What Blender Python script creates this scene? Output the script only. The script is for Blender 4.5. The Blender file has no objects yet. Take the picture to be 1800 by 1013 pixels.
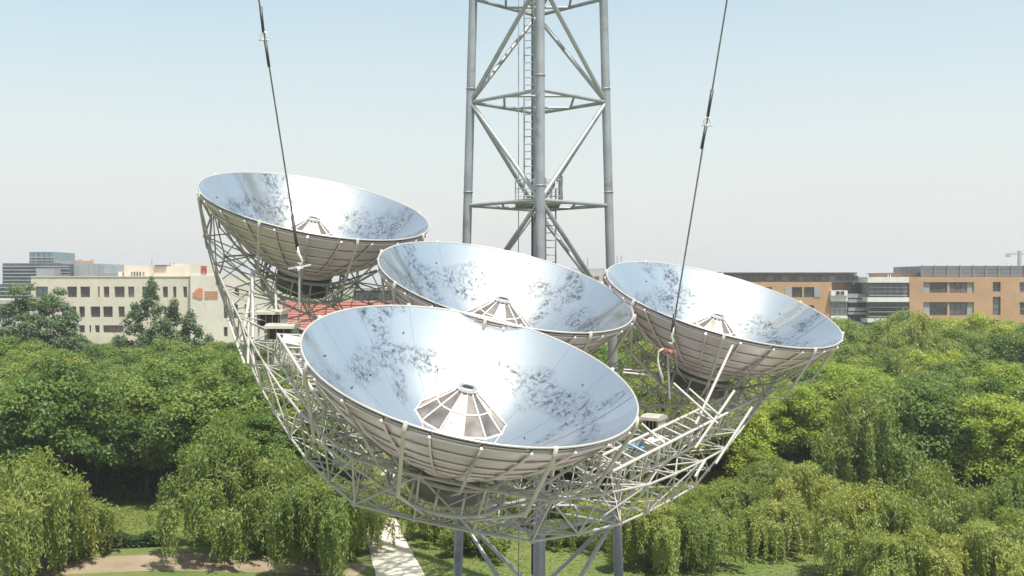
import bpy, math, random
import numpy as np
from mathutils import Vector, Matrix

scene = bpy.context.scene
COL = scene.collection
rng = np.random.default_rng(11)
random.seed(11)
PI = math.pi

# ------------------------------------------------------------------ camera, sky, sun, exposure
F = 1800.0            # focal length in pixels of the 1800 px wide photograph
HOR = 495.0           # horizon row
CAMZ = 16.5           # camera height in metres
PITCH = math.atan((506.5 - HOR) / F)
cam_data = bpy.data.cameras.new("camera")
cam_data.sensor_width = 36.0
cam_data.lens = 36.0 * F / 1800.0
cam_data.clip_end = 6000
cam = bpy.data.objects.new("camera", cam_data)
cam.location = (0, 0, CAMZ)
cam.rotation_euler = (PI / 2 - PITCH, 0, 0)
COL.objects.link(cam)
scene.camera = cam

SUN_EL = math.radians(69.5)
SUN_AZ = math.radians(142)     # clockwise from +Y, seen from above
world = bpy.data.worlds.new("World")
scene.world = world
world.use_nodes = True
wn = world.node_tree.nodes
wl = world.node_tree.links
bg = wn["Background"]
sky = wn.new("ShaderNodeTexSky")
sky.sky_type = 'NISHITA'
sky.sun_disc = False
sky.sun_elevation = SUN_EL
sky.sun_rotation = SUN_AZ
sky.altitude = 100
sky.air_density = 1.0
sky.dust_density = 1.6
sky.ozone_density = 0.2
# summer haze: the sky pales evenly towards the horizon, all the way round
wtc = wn.new("ShaderNodeTexCoord")
wsep = wn.new("ShaderNodeSeparateXYZ")
wl.new(wtc.outputs["Generated"], wsep.inputs[0])
wramp = wn.new("ShaderNodeValToRGB")
wramp.color_ramp.interpolation = 'LINEAR'
for p, v in ((1.0, 0.26), (0.0, 0.97), (0.09, 0.80), (0.27, 0.34)):
    e = wramp.color_ramp.elements[int(p)] if p in (0.0, 1.0) else wramp.color_ramp.elements.new(p)
    e.position = p
    e.color = (v, v, v, 1)
wl.new(wsep.outputs[2], wramp.inputs[0])
wmix = wn.new("ShaderNodeMix")
wmix.data_type = 'RGBA'
wns = wn.new("ShaderNodeTexNoise")      # faint uneven veil in the haze
wns.inputs["Scale"].default_value = 2.2; wns.inputs["Detail"].default_value = 5
wmap = wn.new("ShaderNodeMapping"); wmap.inputs["Scale"].default_value = (1, 1, 3.5)
wl.new(wtc.outputs["Generated"], wmap.inputs[0]); wl.new(wmap.outputs[0], wns.inputs["Vector"])
wv = wn.new("ShaderNodeMath"); wv.operation = 'MULTIPLY_ADD'; wv.inputs[1].default_value = 0.22; wv.inputs[2].default_value = -0.11
wl.new(wns.outputs[0], wv.inputs[0])
wa = wn.new("ShaderNodeMath"); wa.operation = 'ADD'; wa.use_clamp = True
wl.new(wramp.outputs[0], wa.inputs[0]); wl.new(wv.outputs[0], wa.inputs[1])
wl.new(wa.outputs[0], wmix.inputs[0])
wtint = wn.new("ShaderNodeMix"); wtint.data_type = 'RGBA'; wtint.blend_type = 'MULTIPLY'; wtint.inputs[0].default_value = 1.0
wl.new(sky.outputs[0], wtint.inputs[6]); wtint.inputs[7].default_value = (0.95, 1.05, 0.86, 1)
wl.new(wtint.outputs[2], wmix.inputs[6])
wmix.inputs[7].default_value = (3.52, 3.44, 3.46, 1)
wl.new(wmix.outputs[2], bg.inputs[0])
bg.inputs[1].default_value = 0.13

sun_data = bpy.data.lights.new("sun", 'SUN')
sun_data.energy = 4.0
sun_data.angle = math.radians(0.53)
sun_data.color = (1.0, 0.95, 0.86)
sun = bpy.data.objects.new("sun", sun_data)
sdir = Vector((math.sin(SUN_AZ) * math.cos(SUN_EL), math.cos(SUN_AZ) * math.cos(SUN_EL), math.sin(SUN_EL)))
sun.rotation_euler = sdir.to_track_quat('Z', 'Y').to_euler()
sun.location = (0, 0, 80)
COL.objects.link(sun)

scene.view_settings.view_transform = 'Standard'
scene.view_settings.look = 'None'
scene.view_settings.exposure = 0.82
scene.view_settings.gamma = 1.0
scene.view_settings.use_curve_mapping = False
scene.render.engine = 'CYCLES'
HAZE = 0.00042
scene.cycles.max_bounces = 8
scene.cycles.diffuse_bounces = 3
scene.cycles.glossy_bounces = 4
scene.cycles.transmission_bounces = 4
scene.cycles.use_adaptive_sampling = True


def at(px, py, y):
    """World point seen at pixel (px, py) of the photograph at distance y."""
    X = (px - 900) / F
    Z = -(py - 506.5) / F
    r = Vector((X, math.cos(PITCH) + Z * math.sin(PITCH), -math.sin(PITCH) + Z * math.cos(PITCH)))
    r *= y / r.y
    return Vector((r.x, r.y, r.z + CAMZ))


# ------------------------------------------------------------------ object helpers
def tag(o, label=None, cat=None, group=None, kind=None):
    if label: o["label"] = label
    if cat: o["category"] = cat
    if group: o["group"] = group
    if kind: o["kind"] = kind
    return o


def empty(name, loc, label, cat, group=None, mat=None):
    o = bpy.data.objects.new(name, None)
    o.empty_display_size = 0.5
    if mat is not None:
        o.matrix_basis = mat
    else:
        o.location = loc
    COL.objects.link(o)
    return tag(o, label, cat, group)


class MB:
    """Collects verts and faces; build() links them as one mesh object."""
    def __init__(self):
        self.v = []; self.f = []; self.n = 0

    def add(self, verts, faces):
        k = self.n
        self.v.extend([tuple(a) for a in verts])
        self.f.extend([tuple(i + k for i in fc) for fc in faces])
        self.n += len(verts)

    def box(self, x0, x1, y0, y1, z0, z1):
        v = [(x0, y0, z0), (x1, y0, z0), (x1, y1, z0), (x0, y1, z0), (x0, y0, z1), (x1, y0, z1), (x1, y1, z1), (x0, y1, z1)]
        self.add(v, [(0, 3, 2, 1), (4, 5, 6, 7), (0, 1, 5, 4), (1, 2, 6, 5), (2, 3, 7, 6), (3, 0, 4, 7)])

    def tube(self, pts, rad, sides=8, closed=False, cap=True):
        pts = [Vector([float(q) for q in p]) for p in pts]
        m = len(pts)
        if not hasattr(rad, '__len__'): rad = [rad] * m
        base = self.n
        ref = None
        for i, p in enumerate(pts):
            a = pts[(i - 1) % m] if (closed or i > 0) else p
            b = pts[(i + 1) % m] if (closed or i < m - 1) else p
            t = (b - a).normalized()
            if ref is None:
                ref = t.orthogonal().normalized()
            ref = (ref - ref.dot(t) * t)
            ref = ref.normalized() if ref.length > 1e-6 else t.orthogonal().normalized()
            w = t.cross(ref)
            for s in range(sides):
                an = 2 * PI * s / sides
                self.v.append(tuple(p + rad[i] * (math.cos(an) * ref + math.sin(an) * w)))
        self.n += m * sides
        for i in range(m if closed else m - 1):
            j = (i + 1) % m
            for s in range(sides):
                s2 = (s + 1) % sides
                self.f.append((base + i * sides + s, base + i * sides + s2, base + j * sides + s2, base + j * sides + s))
        if cap and not closed:
            self.f.append(tuple(base + s for s in reversed(range(sides))))
            self.f.append(tuple(base + (m - 1) * sides + s for s in range(sides)))

    def mesh(self, name, mat, smooth=False):
        me = bpy.data.meshes.new(name)
        me.from_pydata(self.v, [], self.f)
        if mat is not None: me.materials.append(mat)
        if smooth:
            me.polygons.foreach_set("use_smooth", [len(p.vertices) <= 4 for p in me.polygons])
        me.update()
        return me

    def build(self, name, mat, parent=None, smooth=False, world=True):
        o = bpy.data.objects.new(name, self.mesh(name, mat, smooth))
        COL.objects.link(o)
        if parent is not None:
            o.parent = parent
            if world:   # coordinates given in world space
                o.matrix_parent_inverse = parent_matrix(parent).inverted()
        return o


def parent_matrix(o):
    m = o.matrix_basis.copy()
    p = o.parent
    if p is not None:
        m = parent_matrix(p) @ o.matrix_parent_inverse @ m
    return m


def link_mesh(name, me, parent, basis):
    o = bpy.data.objects.new(name, me)
    COL.objects.link(o)
    if parent is not None:
        o.parent = parent
    o.matrix_basis = basis
    return o


# ------------------------------------------------------------------ materials
def new_mat(name):
    m = bpy.data.materials.new(name)
    m.use_nodes = True
    n = m.node_tree.nodes
    return m, n, m.node_tree.links, n["Principled BSDF"]


def noise(n, l, scale, detail=4.0, rough=0.55, coord='Object'):
    tc = n.new("ShaderNodeTexCoord")
    t = n.new("ShaderNodeTexNoise")
    t.inputs["Scale"].default_value = scale
    t.inputs["Detail"].default_value = detail
    t.inputs["Roughness"].default_value = rough
    l.new(tc.outputs[coord], t.inputs["Vector"])
    return t


def ramp(n, l, src, c0, c1, p0=0.3, p1=0.7):
    r = n.new("ShaderNodeValToRGB")
    r.color_ramp.elements[0].position = p0
    r.color_ramp.elements[1].position = p1
    r.color_ramp.elements[0].color = (*c0, 1)
    r.color_ramp.elements[1].color = (*c1, 1)
    l.new(src, r.inputs[0])
    return r


def mat_basic(name, c0, c1, scale=1.5, rough=0.6, metal=0.0, bump=0.0, bscale=None, spec=0.5, coord='Object'):
    m, n, l, b = new_mat(name)
    t = noise(n, l, scale, coord=coord)
    r = ramp(n, l, t.outputs[0], c0, c1)
    l.new(r.outputs[0], b.inputs["Base Color"])
    b.inputs["Roughness"].default_value = rough
    b.inputs["Metallic"].default_value = metal
    b.inputs["Specular IOR Level"].default_value = spec
    if bump > 0:
        t2 = noise(n, l, bscale or scale * 4, coord=coord)
        bp = n.new("ShaderNodeBump")
        bp.inputs["Strength"].default_value = 1.0
        bp.inputs["Distance"].default_value = bump
        l.new(t2.outputs[0], bp.inputs["Height"])
        l.new(bp.outputs[0], b.inputs["Normal"])
    return m


M = {}
M['galv'] = mat_basic('tower_steel', (0.25, 0.265, 0.29), (0.35, 0.365, 0.39), 0.8, 0.5, 0.3)
M['brace'] = mat_basic('brace_steel', (0.26, 0.275, 0.28), (0.38, 0.39, 0.395), 1.2, 0.42, 0.3)
M['cream'] = mat_basic('cream_painted_steel', (0.33, 0.31, 0.295), (0.43, 0.405, 0.385), 0.9, 0.42)
def rusty(m, thr=0.62, col=(0.17, 0.10, 0.06), amount=.55, scale=1.1):
    n = m.node_tree.nodes; l = m.node_tree.links; b = n["Principled BSDF"]
    src = b.inputs["Base Color"].links[0].from_socket
    t = noise(n, l, scale, 6, 0.65, 'Object')
    geo = n.new("ShaderNodeNewGeometry"); l.new(geo.outputs["Position"], t.inputs["Vector"])
    r = ramp(n, l, t.outputs[0], (0, 0, 0), (amount,) * 3, thr - .06, thr + .08)
    mx = n.new("ShaderNodeMix"); mx.data_type = 'RGBA'
    l.new(r.outputs[0], mx.inputs[0]); l.new(src, mx.inputs[6]); mx.inputs[7].default_value = (*col, 1)
    l.new(mx.outputs[2], b.inputs["Base Color"])


rusty(M['cream'])
rusty(M['galv'], .6, (0.14, 0.13, 0.12), .6, .9)
rusty(M['brace'], .6, (0.14, 0.12, 0.10), .6, .9)
M['bone'] = mat_basic('pale_painted_steel', (0.43, 0.40, 0.365), (0.54, 0.51, 0.465), 2.0, 0.4)
M['dark'] = mat_basic('dark_metal', (0.02, 0.02, 0.02), (0.05, 0.045, 0.04), 2.0, 0.5)
M['casing'] = mat_basic('beige_casing', (0.34, 0.32, 0.28), (0.44, 0.42, 0.37), 2.0, 0.5)
M['wire'] = mat_basic('steel_wire', (0.16, 0.17, 0.18), (0.26, 0.27, 0.28), 3.0, 0.4, 0.6)
M['fitting'] = mat_basic('galvanised_fitting', (0.55, 0.55, 0.53), (0.72, 0.72, 0.7), 3.0, 0.4, 0.3)
M['redpaint'] = mat_basic('rusty_red_paint', (0.30, 0.10, 0.07), (0.45, 0.20, 0.14), 4.0, 0.6)
M['rope'] = mat_basic('pale_rope', (0.6, 0.57, 0.47), (0.72, 0.69, 0.6), 6.0, 0.8)
M['blue'] = mat_basic('blue_tarpaulin', (0.05, 0.20, 0.36), (0.09, 0.30, 0.48), 4.0, 0.5)
M['cloth'] = mat_basic('white_cloth', (0.6, 0.58, 0.55), (0.75, 0.73, 0.7), 4.0, 0.8)


def mat_mirror():
    m, n, l, b = new_mat('polished_aluminium_mirror')
    def node(t, **kw):
        x = n.new(t)
        for k, v in kw.items(): setattr(x, k, v)
        return x
    def mth(op, a, b_=None, c=None, clamp=False):
        x = node("ShaderNodeMath", operation=op, use_clamp=clamp)
        for i, q in enumerate((a, b_, c)):
            if q is None: continue
            if isinstance(q, (int, float)): x.inputs[i].default_value = q
            else: l.new(q, x.inputs[i])
        return x.outputs[0]
    tc = node("ShaderNodeTexCoord"); oi = node("ShaderNodeObjectInfo")
    sp = node("ShaderNodeSeparateXYZ"); l.new(oi.outputs["Location"], sp.inputs[0])
    w = mth('MULTIPLY', mth('ADD', sp.outputs[0], sp.outputs[1]), 0.713)
    rnd = mth('FRACT', w)
    def nz(scale, detail, rough=0.5, dist=0.0, off=0.0):
        t = node("ShaderNodeTexNoise", noise_dimensions='4D')
        t.inputs["Scale"].default_value = scale; t.inputs["Detail"].default_value = detail
        t.inputs["Roughness"].default_value = rough; t.inputs["Distortion"].default_value = dist
        l.new(tc.outputs["Object"], t.inputs["Vector"])
        l.new(mth('ADD', w, off), t.inputs["W"])
        return t.outputs["Fac"]
    fine = nz(2.4, 2.0, 0.5, 0.0, 1.0); broad = nz(0.4, 1.0, 0.5, 0.0, 5.0)
    # reflections painted into the mirror colour: dark scribbles in a broken ring and streaks
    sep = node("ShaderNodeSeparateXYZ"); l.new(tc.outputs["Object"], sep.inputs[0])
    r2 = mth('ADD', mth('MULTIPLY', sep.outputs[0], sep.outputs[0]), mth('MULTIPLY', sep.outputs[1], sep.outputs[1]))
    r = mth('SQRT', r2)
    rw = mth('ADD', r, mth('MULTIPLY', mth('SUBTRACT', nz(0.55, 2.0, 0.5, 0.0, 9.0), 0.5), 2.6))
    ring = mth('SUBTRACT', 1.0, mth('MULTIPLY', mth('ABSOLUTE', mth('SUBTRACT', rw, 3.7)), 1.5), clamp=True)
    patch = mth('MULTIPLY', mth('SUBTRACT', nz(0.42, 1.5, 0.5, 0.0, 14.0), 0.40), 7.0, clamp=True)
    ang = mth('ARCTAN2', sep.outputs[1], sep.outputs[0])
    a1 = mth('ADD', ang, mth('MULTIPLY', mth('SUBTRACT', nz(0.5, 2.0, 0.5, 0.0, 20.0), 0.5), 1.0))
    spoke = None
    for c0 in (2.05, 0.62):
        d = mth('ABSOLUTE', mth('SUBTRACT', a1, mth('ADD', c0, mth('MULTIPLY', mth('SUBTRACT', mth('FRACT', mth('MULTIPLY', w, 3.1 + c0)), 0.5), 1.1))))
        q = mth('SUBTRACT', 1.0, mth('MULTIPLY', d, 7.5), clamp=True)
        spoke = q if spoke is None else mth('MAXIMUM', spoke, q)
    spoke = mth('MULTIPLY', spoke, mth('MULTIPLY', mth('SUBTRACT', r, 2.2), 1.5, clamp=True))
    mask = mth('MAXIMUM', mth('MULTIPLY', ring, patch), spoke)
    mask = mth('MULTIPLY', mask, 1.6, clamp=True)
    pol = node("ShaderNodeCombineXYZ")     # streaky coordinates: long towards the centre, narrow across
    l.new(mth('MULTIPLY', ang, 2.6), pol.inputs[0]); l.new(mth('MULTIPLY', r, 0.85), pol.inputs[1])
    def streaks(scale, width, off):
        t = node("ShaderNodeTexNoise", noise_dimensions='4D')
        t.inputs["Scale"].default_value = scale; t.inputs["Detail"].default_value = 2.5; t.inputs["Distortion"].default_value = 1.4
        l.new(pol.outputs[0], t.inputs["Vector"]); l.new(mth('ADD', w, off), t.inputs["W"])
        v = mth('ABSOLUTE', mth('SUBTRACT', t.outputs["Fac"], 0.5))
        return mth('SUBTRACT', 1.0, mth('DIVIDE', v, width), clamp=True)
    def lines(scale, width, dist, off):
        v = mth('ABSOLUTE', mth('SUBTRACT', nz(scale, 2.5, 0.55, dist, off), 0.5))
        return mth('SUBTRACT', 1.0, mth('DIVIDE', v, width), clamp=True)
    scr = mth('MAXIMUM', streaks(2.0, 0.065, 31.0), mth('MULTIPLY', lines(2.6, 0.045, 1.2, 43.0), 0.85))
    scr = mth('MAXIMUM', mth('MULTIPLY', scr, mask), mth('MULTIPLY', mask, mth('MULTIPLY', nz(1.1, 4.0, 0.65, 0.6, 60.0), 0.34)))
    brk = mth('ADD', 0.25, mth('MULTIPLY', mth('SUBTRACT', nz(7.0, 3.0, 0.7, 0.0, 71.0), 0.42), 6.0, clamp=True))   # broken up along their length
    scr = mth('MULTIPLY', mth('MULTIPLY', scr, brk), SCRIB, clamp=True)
    b1 = node("ShaderNodeBump"); b1.inputs["Distance"].default_value = 0.006
    b2 = node("ShaderNodeBump"); b2.inputs["Distance"].default_value = 0.05
    l.new(broad, b2.inputs["Height"]); l.new(fine, b1.inputs["Height"]); l.new(b2.outputs[0], b1.inputs["Normal"])
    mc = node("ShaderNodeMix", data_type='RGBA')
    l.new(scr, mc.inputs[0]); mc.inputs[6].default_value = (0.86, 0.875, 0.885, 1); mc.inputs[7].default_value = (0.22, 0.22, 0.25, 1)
    b.inputs["Metallic"].default_value = 1.0
    b.inputs["Roughness"].default_value = 0.13
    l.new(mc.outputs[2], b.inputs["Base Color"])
    l.new(b1.outputs[0], b.inputs["Normal"])
    g = node("ShaderNodeBsdfPrincipled")
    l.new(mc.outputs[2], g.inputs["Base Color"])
    g.inputs["Metallic"].default_value = 1.0
    g.inputs["Roughness"].default_value = 0.34
    mx = node("ShaderNodeMixShader"); mx.inputs[0].default_value = 0.17
    l.new(b.outputs[0], mx.inputs[1]); l.new(g.outputs[0], mx.inputs[2])
    l.new(mx.outputs[0], n["Material Output"].inputs[0])
    return m


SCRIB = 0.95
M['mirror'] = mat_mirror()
M['back'] = mat_basic('brushed_back_sheet', (0.62, 0.53, 0.545), (0.76, 0.67, 0.685), 0.7, 0.32, 0.4, 0.01, 1.2)
rusty(M['bone'], .66)
M['rim'] = mat_basic('rim_steel', (0.50, 0.48, 0.45), (0.60, 0.58, 0.55), 1.5, 0.35, 0.4)
M['cone'] = mat_basic('receiver_panel', (0.20, 0.175, 0.16), (0.44, 0.39, 0.36), 1.8, 0.3, 0.8, 0.01, 3.0)
M['conerib'] = mat_basic('receiver_rib', (0.48, 0.45, 0.42), (0.58, 0.55, 0.51), 2.0, 0.4, 0.2)


def mat_leaf(name, c0, c1, trans=0.43, tcol=(1.25, 1.2, 0.55)):
    m, n, l, b = new_mat(name)
    at_ = n.new("ShaderNodeAttribute"); at_.attribute_name = "tint"
    oi = n.new("ShaderNodeObjectInfo")
    mixf = n.new("ShaderNodeMath"); mixf.operation = 'MULTIPLY_ADD'
    mixf.inputs[1].default_value = 0.45
    l.new(oi.outputs["Random"], mixf.inputs[0])
    half = n.new("ShaderNodeMath"); half.operation = 'MULTIPLY'; half.inputs[1].default_value = 0.55
    l.new(at_.outputs["Fac"], half.inputs[0])
    l.new(half.outputs[0], mixf.inputs[2])
    r = ramp(n, l, mixf.outputs[0], c0, c1, 0.1, 0.72)
    e = r.color_ramp.elements.new(0.95); e.color = (c1[0] * 1.28, c1[1] * 1.08, c1[2] * 1.0, 1)
    b.inputs["Roughness"].default_value = 0.5
    b.inputs["Specular IOR Level"].default_value = 0.35
    l.new(r.outputs[0], b.inputs["Base Color"])
    tr = n.new("ShaderNodeBsdfTranslucent")
    mc = n.new("ShaderNodeMix"); mc.data_type = 'RGBA'; mc.blend_type = 'MULTIPLY'; mc.inputs[0].default_value = 1.0
    l.new(r.outputs[0], mc.inputs[6]); mc.inputs[7].default_value = (*tcol, 1)
    l.new(mc.outputs[2], tr.inputs[0])
    mx = n.new("ShaderNodeMixShader"); mx.inputs[0].default_value = trans
    l.new(b.outputs[0], mx.inputs[1]); l.new(tr.outputs[0], mx.inputs[2])
    l.new(mx.outputs[0], n["Material Output"].inputs[0])
    return m


M['leaf_a'] = mat_leaf('broadleaf_foliage', (0.076, 0.147, 0.032), (0.203, 0.276, 0.062))
M['leaf_b'] = mat_leaf('bright_foliage', (0.163, 0.247, 0.038), (0.290, 0.356, 0.052))
M['leaf_w'] = mat_leaf('willow_foliage', (0.159, 0.226, 0.059), (0.303, 0.356, 0.103))
M['leaf_p'] = mat_leaf('poplar_foliage', (0.085, 0.147, 0.077), (0.169, 0.237, 0.113))
M['leaf_h'] = mat_leaf('hedge_foliage', (0.045, 0.090, 0.030), (0.105, 0.165, 0.053))
M['grass_blade'] = mat_leaf('grass_blades', (0.13, 0.19, 0.035), (0.22, 0.26, 0.07), 0.35)
M['bark'] = mat_basic('bark', (0.06, 0.045, 0.032), (0.13, 0.10, 0.075), 3.0, 0.9, 0, 0.02, 9)


def mat_ground():
    m, n, l, b = new_mat('grass_ground')
    t = noise(n, l, 0.25, 6, 0.6); t2 = noise(n, l, 3.0, 5, 0.7)
    r = ramp(n, l, t.outputs[0], (0.075, 0.125, 0.022), (0.15, 0.165, 0.05))
    r2 = ramp(n, l, t2.outputs[0], (0.75, 0.75, 0.7), (1.15, 1.15, 1.1))
    mc = n.new("ShaderNodeMix"); mc.data_type = 'RGBA'; mc.blend_type = 'MULTIPLY'; mc.inputs[0].default_value = 1.0
    l.new(r.outputs[0], mc.inputs[6]); l.new(r2.outputs[0], mc.inputs[7])
    l.new(mc.outputs[2], b.inputs["Base Color"])
    b.inputs["Roughness"].default_value = 0.95
    return m


M['ground'] = mat_ground()
M['dirt'] = mat_basic('dirt', (0.20, 0.155, 0.10), (0.30, 0.235, 0.16), 0.5, 0.95, 0, 0.03, 5)
M['path'] = mat_basic('pale_concrete', (0.55, 0.50, 0.42), (0.66, 0.61, 0.52), 0.7, 0.9, 0, 0.008, 8)
M['bouncepad'] = mat_basic('bounce_pad_concrete', (0.34, 0.33, 0.32), (0.44, 0.43, 0.42), 0.6, 0.9, 0, 0.006, 6)
M['drum'] = mat_basic('drum_sheet', (0.08, 0.075, 0.072), (0.14, 0.13, 0.125), 1.5, 0.5)
M['beige'] = mat_basic('beige_render', (0.56, 0.50, 0.42), (0.63, 0.57, 0.48), 0.25, 0.85)
M['beige2'] = mat_basic('pale_render', (0.62, 0.57, 0.50), (0.68, 0.63, 0.56), 0.25, 0.85)
M['frame'] = mat_basic('window_frame', (0.09, 0.08, 0.08), (0.14, 0.12, 0.12), 2, 0.5)
M['orange'] = mat_basic('orange_brick', (0.42, 0.25, 0.14), (0.50, 0.31, 0.18), 0.3, 0.85)
M['orange2'] = mat_basic('orange_brick_panel', (0.42, 0.28, 0.18), (0.48, 0.33, 0.22), 0.3, 0.85)
M['white'] = mat_basic('white_render', (0.68, 0.66, 0.62), (0.76, 0.74, 0.70), 0.3, 0.8)
M['greyp'] = mat_basic('grey_panel', (0.30, 0.29, 0.30), (0.38, 0.37, 0.38), 0.3, 0.7)
M['louvre'] = mat_basic('grey_louvre', (0.20, 0.22, 0.23), (0.27, 0.29, 0.30), 0.6, 0.6)
M['bluegrey'] = mat_basic('blue_grey_cladding', (0.06, 0.075, 0.095), (0.10, 0.12, 0.145), 0.2, 0.45)
M['lgrey'] = mat_basic('light_grey_cladding', (0.28, 0.30, 0.33), (0.36, 0.38, 0.41), 0.2, 0.5)
M['teal'] = mat_basic('teal_glass', (0.13, 0.19, 0.21), (0.18, 0.25, 0.27), 0.3, 0.25, 0, spec=0.8)
M['glass'] = mat_basic('window_glass', (0.035, 0.04, 0.045), (0.08, 0.085, 0.09), 0.5, 0.08, 0, spec=0.8)
M['curtain'] = mat_basic('window_glass_brown', (0.055, 0.04, 0.045), (0.12, 0.10, 0.10), 1.5, 0.15, 0, spec=0.6)
M['roofred'] = mat_basic('red_roof', (0.25, 0.085, 0.065), (0.34, 0.13, 0.095), 0.8, 0.7)
M['red'] = mat_basic('red_sign', (0.50, 0.03, 0.03), (0.60, 0.05, 0.04), 1, 0.5)
M['signor'] = mat_basic('orange_sign', (0.55, 0.19, 0.08), (0.62, 0.24, 0.11), 1, 0.6)
M['farpink'] = mat_basic('pink_render', (0.50, 0.40, 0.39), (0.56, 0.46, 0.44), 0.3, 0.8)

def vary(m, lo, hi):
    n = m.node_tree.nodes; l = m.node_tree.links; b = n["Principled BSDF"]
    src = b.inputs["Base Color"].links[0].from_socket
    oi = n.new("ShaderNodeObjectInfo")
    r = ramp(n, l, oi.outputs["Random"], lo, hi, .35, 1.0)
    mx = n.new("ShaderNodeMix"); mx.data_type = 'RGBA'; mx.blend_type = 'MULTIPLY'; mx.inputs[0].default_value = 1
    l.new(src, mx.inputs[6]); l.new(r.outputs[0], mx.inputs[7]); l.new(mx.outputs[2], b.inputs["Base Color"])


vary(M['glass'], (.8, .8, .8), (3.2, 3.2, 3.1))
vary(M['curtain'], (.8, .8, .8), (2.6, 2.5, 2.4))
for k_ in ('beige', 'beige2', 'orange', 'orange2', 'white'):
    rusty(M[k_], .58, (0.30, 0.25, 0.20), .22, .35)

# ------------------------------------------------------------------ setting: ground, tracks
def sheet(name, pts, z, mat):
    me = bpy.data.meshes.new(name)
    me.from_pydata([(x, y, z) for x, y in pts], [], [tuple(range(len(pts)))])
    me.materials.append(mat)
    o = bpy.data.objects.new(name, me); COL.objects.link(o)
    o["kind"] = "structure"
    return o


def strip(name, centre, z, mat):
    """A band along centre points (x, y, half width) with uneven edges."""
    L = []; R_ = []
    c = [np.array(p, float) for p in centre]
    fine = []
    for a, b_ in zip(c[:-1], c[1:]):
        k = max(2, int(np.linalg.norm(b_[:2] - a[:2]) / 1.2))
        for i in range(k): fine.append(a + (b_ - a) * i / k)
    fine.append(c[-1])
    for i, p in enumerate(fine):
        q = fine[min(i + 1, len(fine) - 1)][:2] - fine[max(i - 1, 0)][:2]
        q = q / np.linalg.norm(q); nr = np.array([-q[1], q[0]])
        L.append(p[:2] + nr * (p[2] + rng.normal(0, 0.04))); R_.append(p[:2] - nr * (p[2] + rng.normal(0, 0.04)))
    v = [(*a, z) for a in L] + [(*a, z) for a in R_]
    k = len(L)
    me = bpy.data.meshes.new(name)
    me.from_pydata(v, [], [(k + i, k + i + 1, i + 1, i) for i in range(k - 1)])
    me.materials.append(mat)
    o = bpy.data.objects.new(name, me); COL.objects.link(o)
    o["kind"] = "structure"
    return o


sheet('ground', [(-2500, -200), (2500, -200), (2500, 4500), (-2500, 4500)], 0.0, M['ground'])
strip('dirt_track', [(-60, 57.5, 1.7), (-30, 58.7, 1.8), (-20, 60.2, 1.8), (-14, 59.6, 1.6), (-8.5, 58.4, 1.2)], 0.004, M['dirt'])
strip('footpath', [(-4.6, 50, 1.5), (-6.3, 57.5, 1.35), (-8.2, 66, 1.2), (-9.6, 74, .9), (-10.6, 84, .8), (-10, 96, .8)], 0.008, M['path'])
sheet('bounce_pad', [(-13, 22), (15, 22), (15, 55), (-13, 55)], 0.012, M['bouncepad'])  # unseen grey pad, added to bounce neutral light onto the dish undersides
strip('woodland_track', [(14, 76.5, 1.6), (24, 77.5, 1.6), (40, 76.5, 1.6), (60, 78, 1.6)], 0.004, M['dirt'])

# summer haze: one box of thin pale air round the whole scene
mb_haze = bpy.data.meshes.new('haze')
hx, hy0, hy1, hz0, hz1 = 2600, -260, 4600, -1.0, 66.0
mb_haze.from_pydata([(-hx, hy0, hz0), (hx, hy0, hz0), (hx, hy1, hz0), (-hx, hy1, hz0), (-hx, hy0, hz1), (hx, hy0, hz1), (hx, hy1, hz1), (-hx, hy1, hz1)], [],
                    [(0, 3, 2, 1), (4, 5, 6, 7), (0, 1, 5, 4), (1, 2, 6, 5), (2, 3, 7, 6), (3, 0, 4, 7)])
hm_ = bpy.data.materials.new('haze'); hm_.use_nodes = True
hn = hm_.node_tree.nodes; hn.clear()
ho = hn.new("ShaderNodeOutputMaterial"); hv = hn.new("ShaderNodeVolumePrincipled")
hv.inputs["Color"].default_value = (0.95, 0.97, 1.0, 1)
hv.inputs["Density"].default_value = HAZE
hv.inputs["Anisotropy"].default_value = 0.2
hm_.node_tree.links.new(hv.outputs[0], ho.inputs["Volume"])
mb_haze.materials.append(hm_)
haze = bpy.data.objects.new('haze', mb_haze); COL.objects.link(haze); haze["kind"] = "stuff"
haze.display_type = 'WIRE'

# ------------------------------------------------------------------ frame of the dish array
N = Vector((.2175, -.2686, .93835)).normalized()
U = (Vector((1, 0, 0)) - N.x * N).normalized()
V = N.cross(U)
ORG = Vector((-.2, 39.63, -.07 + CAMZ))


def P3(a, b, w):
    a, b, w = float(a), float(b), float(w)
    return ORG + a * U + b * V - w * N


# ------------------------------------------------------------------ lattice tower
TX, TY = 1.27, 49.5
unit_cyl = {}


def cyl_mesh(key, mat, sides=10):
    if key not in unit_cyl:
        mb = MB()
        mb.tube([(0, 0, 0), (0, 0, 1)], 1.0, sides)
        unit_cyl[key] = mb.mesh(key, mat, True)
    return unit_cyl[key]


def bar(name, p, q, r, me, parent):
    p = Vector(p); q = Vector(q)
    d = q - p
    m = Matrix.Translation(p) @ d.to_track_quat('Z', 'Y').to_matrix().to_4x4() @ Matrix.Diagonal((r, r, d.length, 1))
    return link_mesh(name, me, parent, parent_matrix(parent).inverted() @ m if parent is not None else m)


tower = empty('lattice_tower', (TX, TY, 0), 'tall grey four legged steel lattice tower rising behind the four dishes', 'tower')
TOPZ = 62.0


def half(z):   # half diagonal of the square plan
    return 3.46 - 0.027 * (z - 18.3)


def tleg(k, z):
    h = half(z)
    dx, dy = [(-1, 0), (0, -1), (1, 0), (0, 1)][k]
    return Vector((TX + dx * h - 0.0, TY + dy * h, z))


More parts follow.
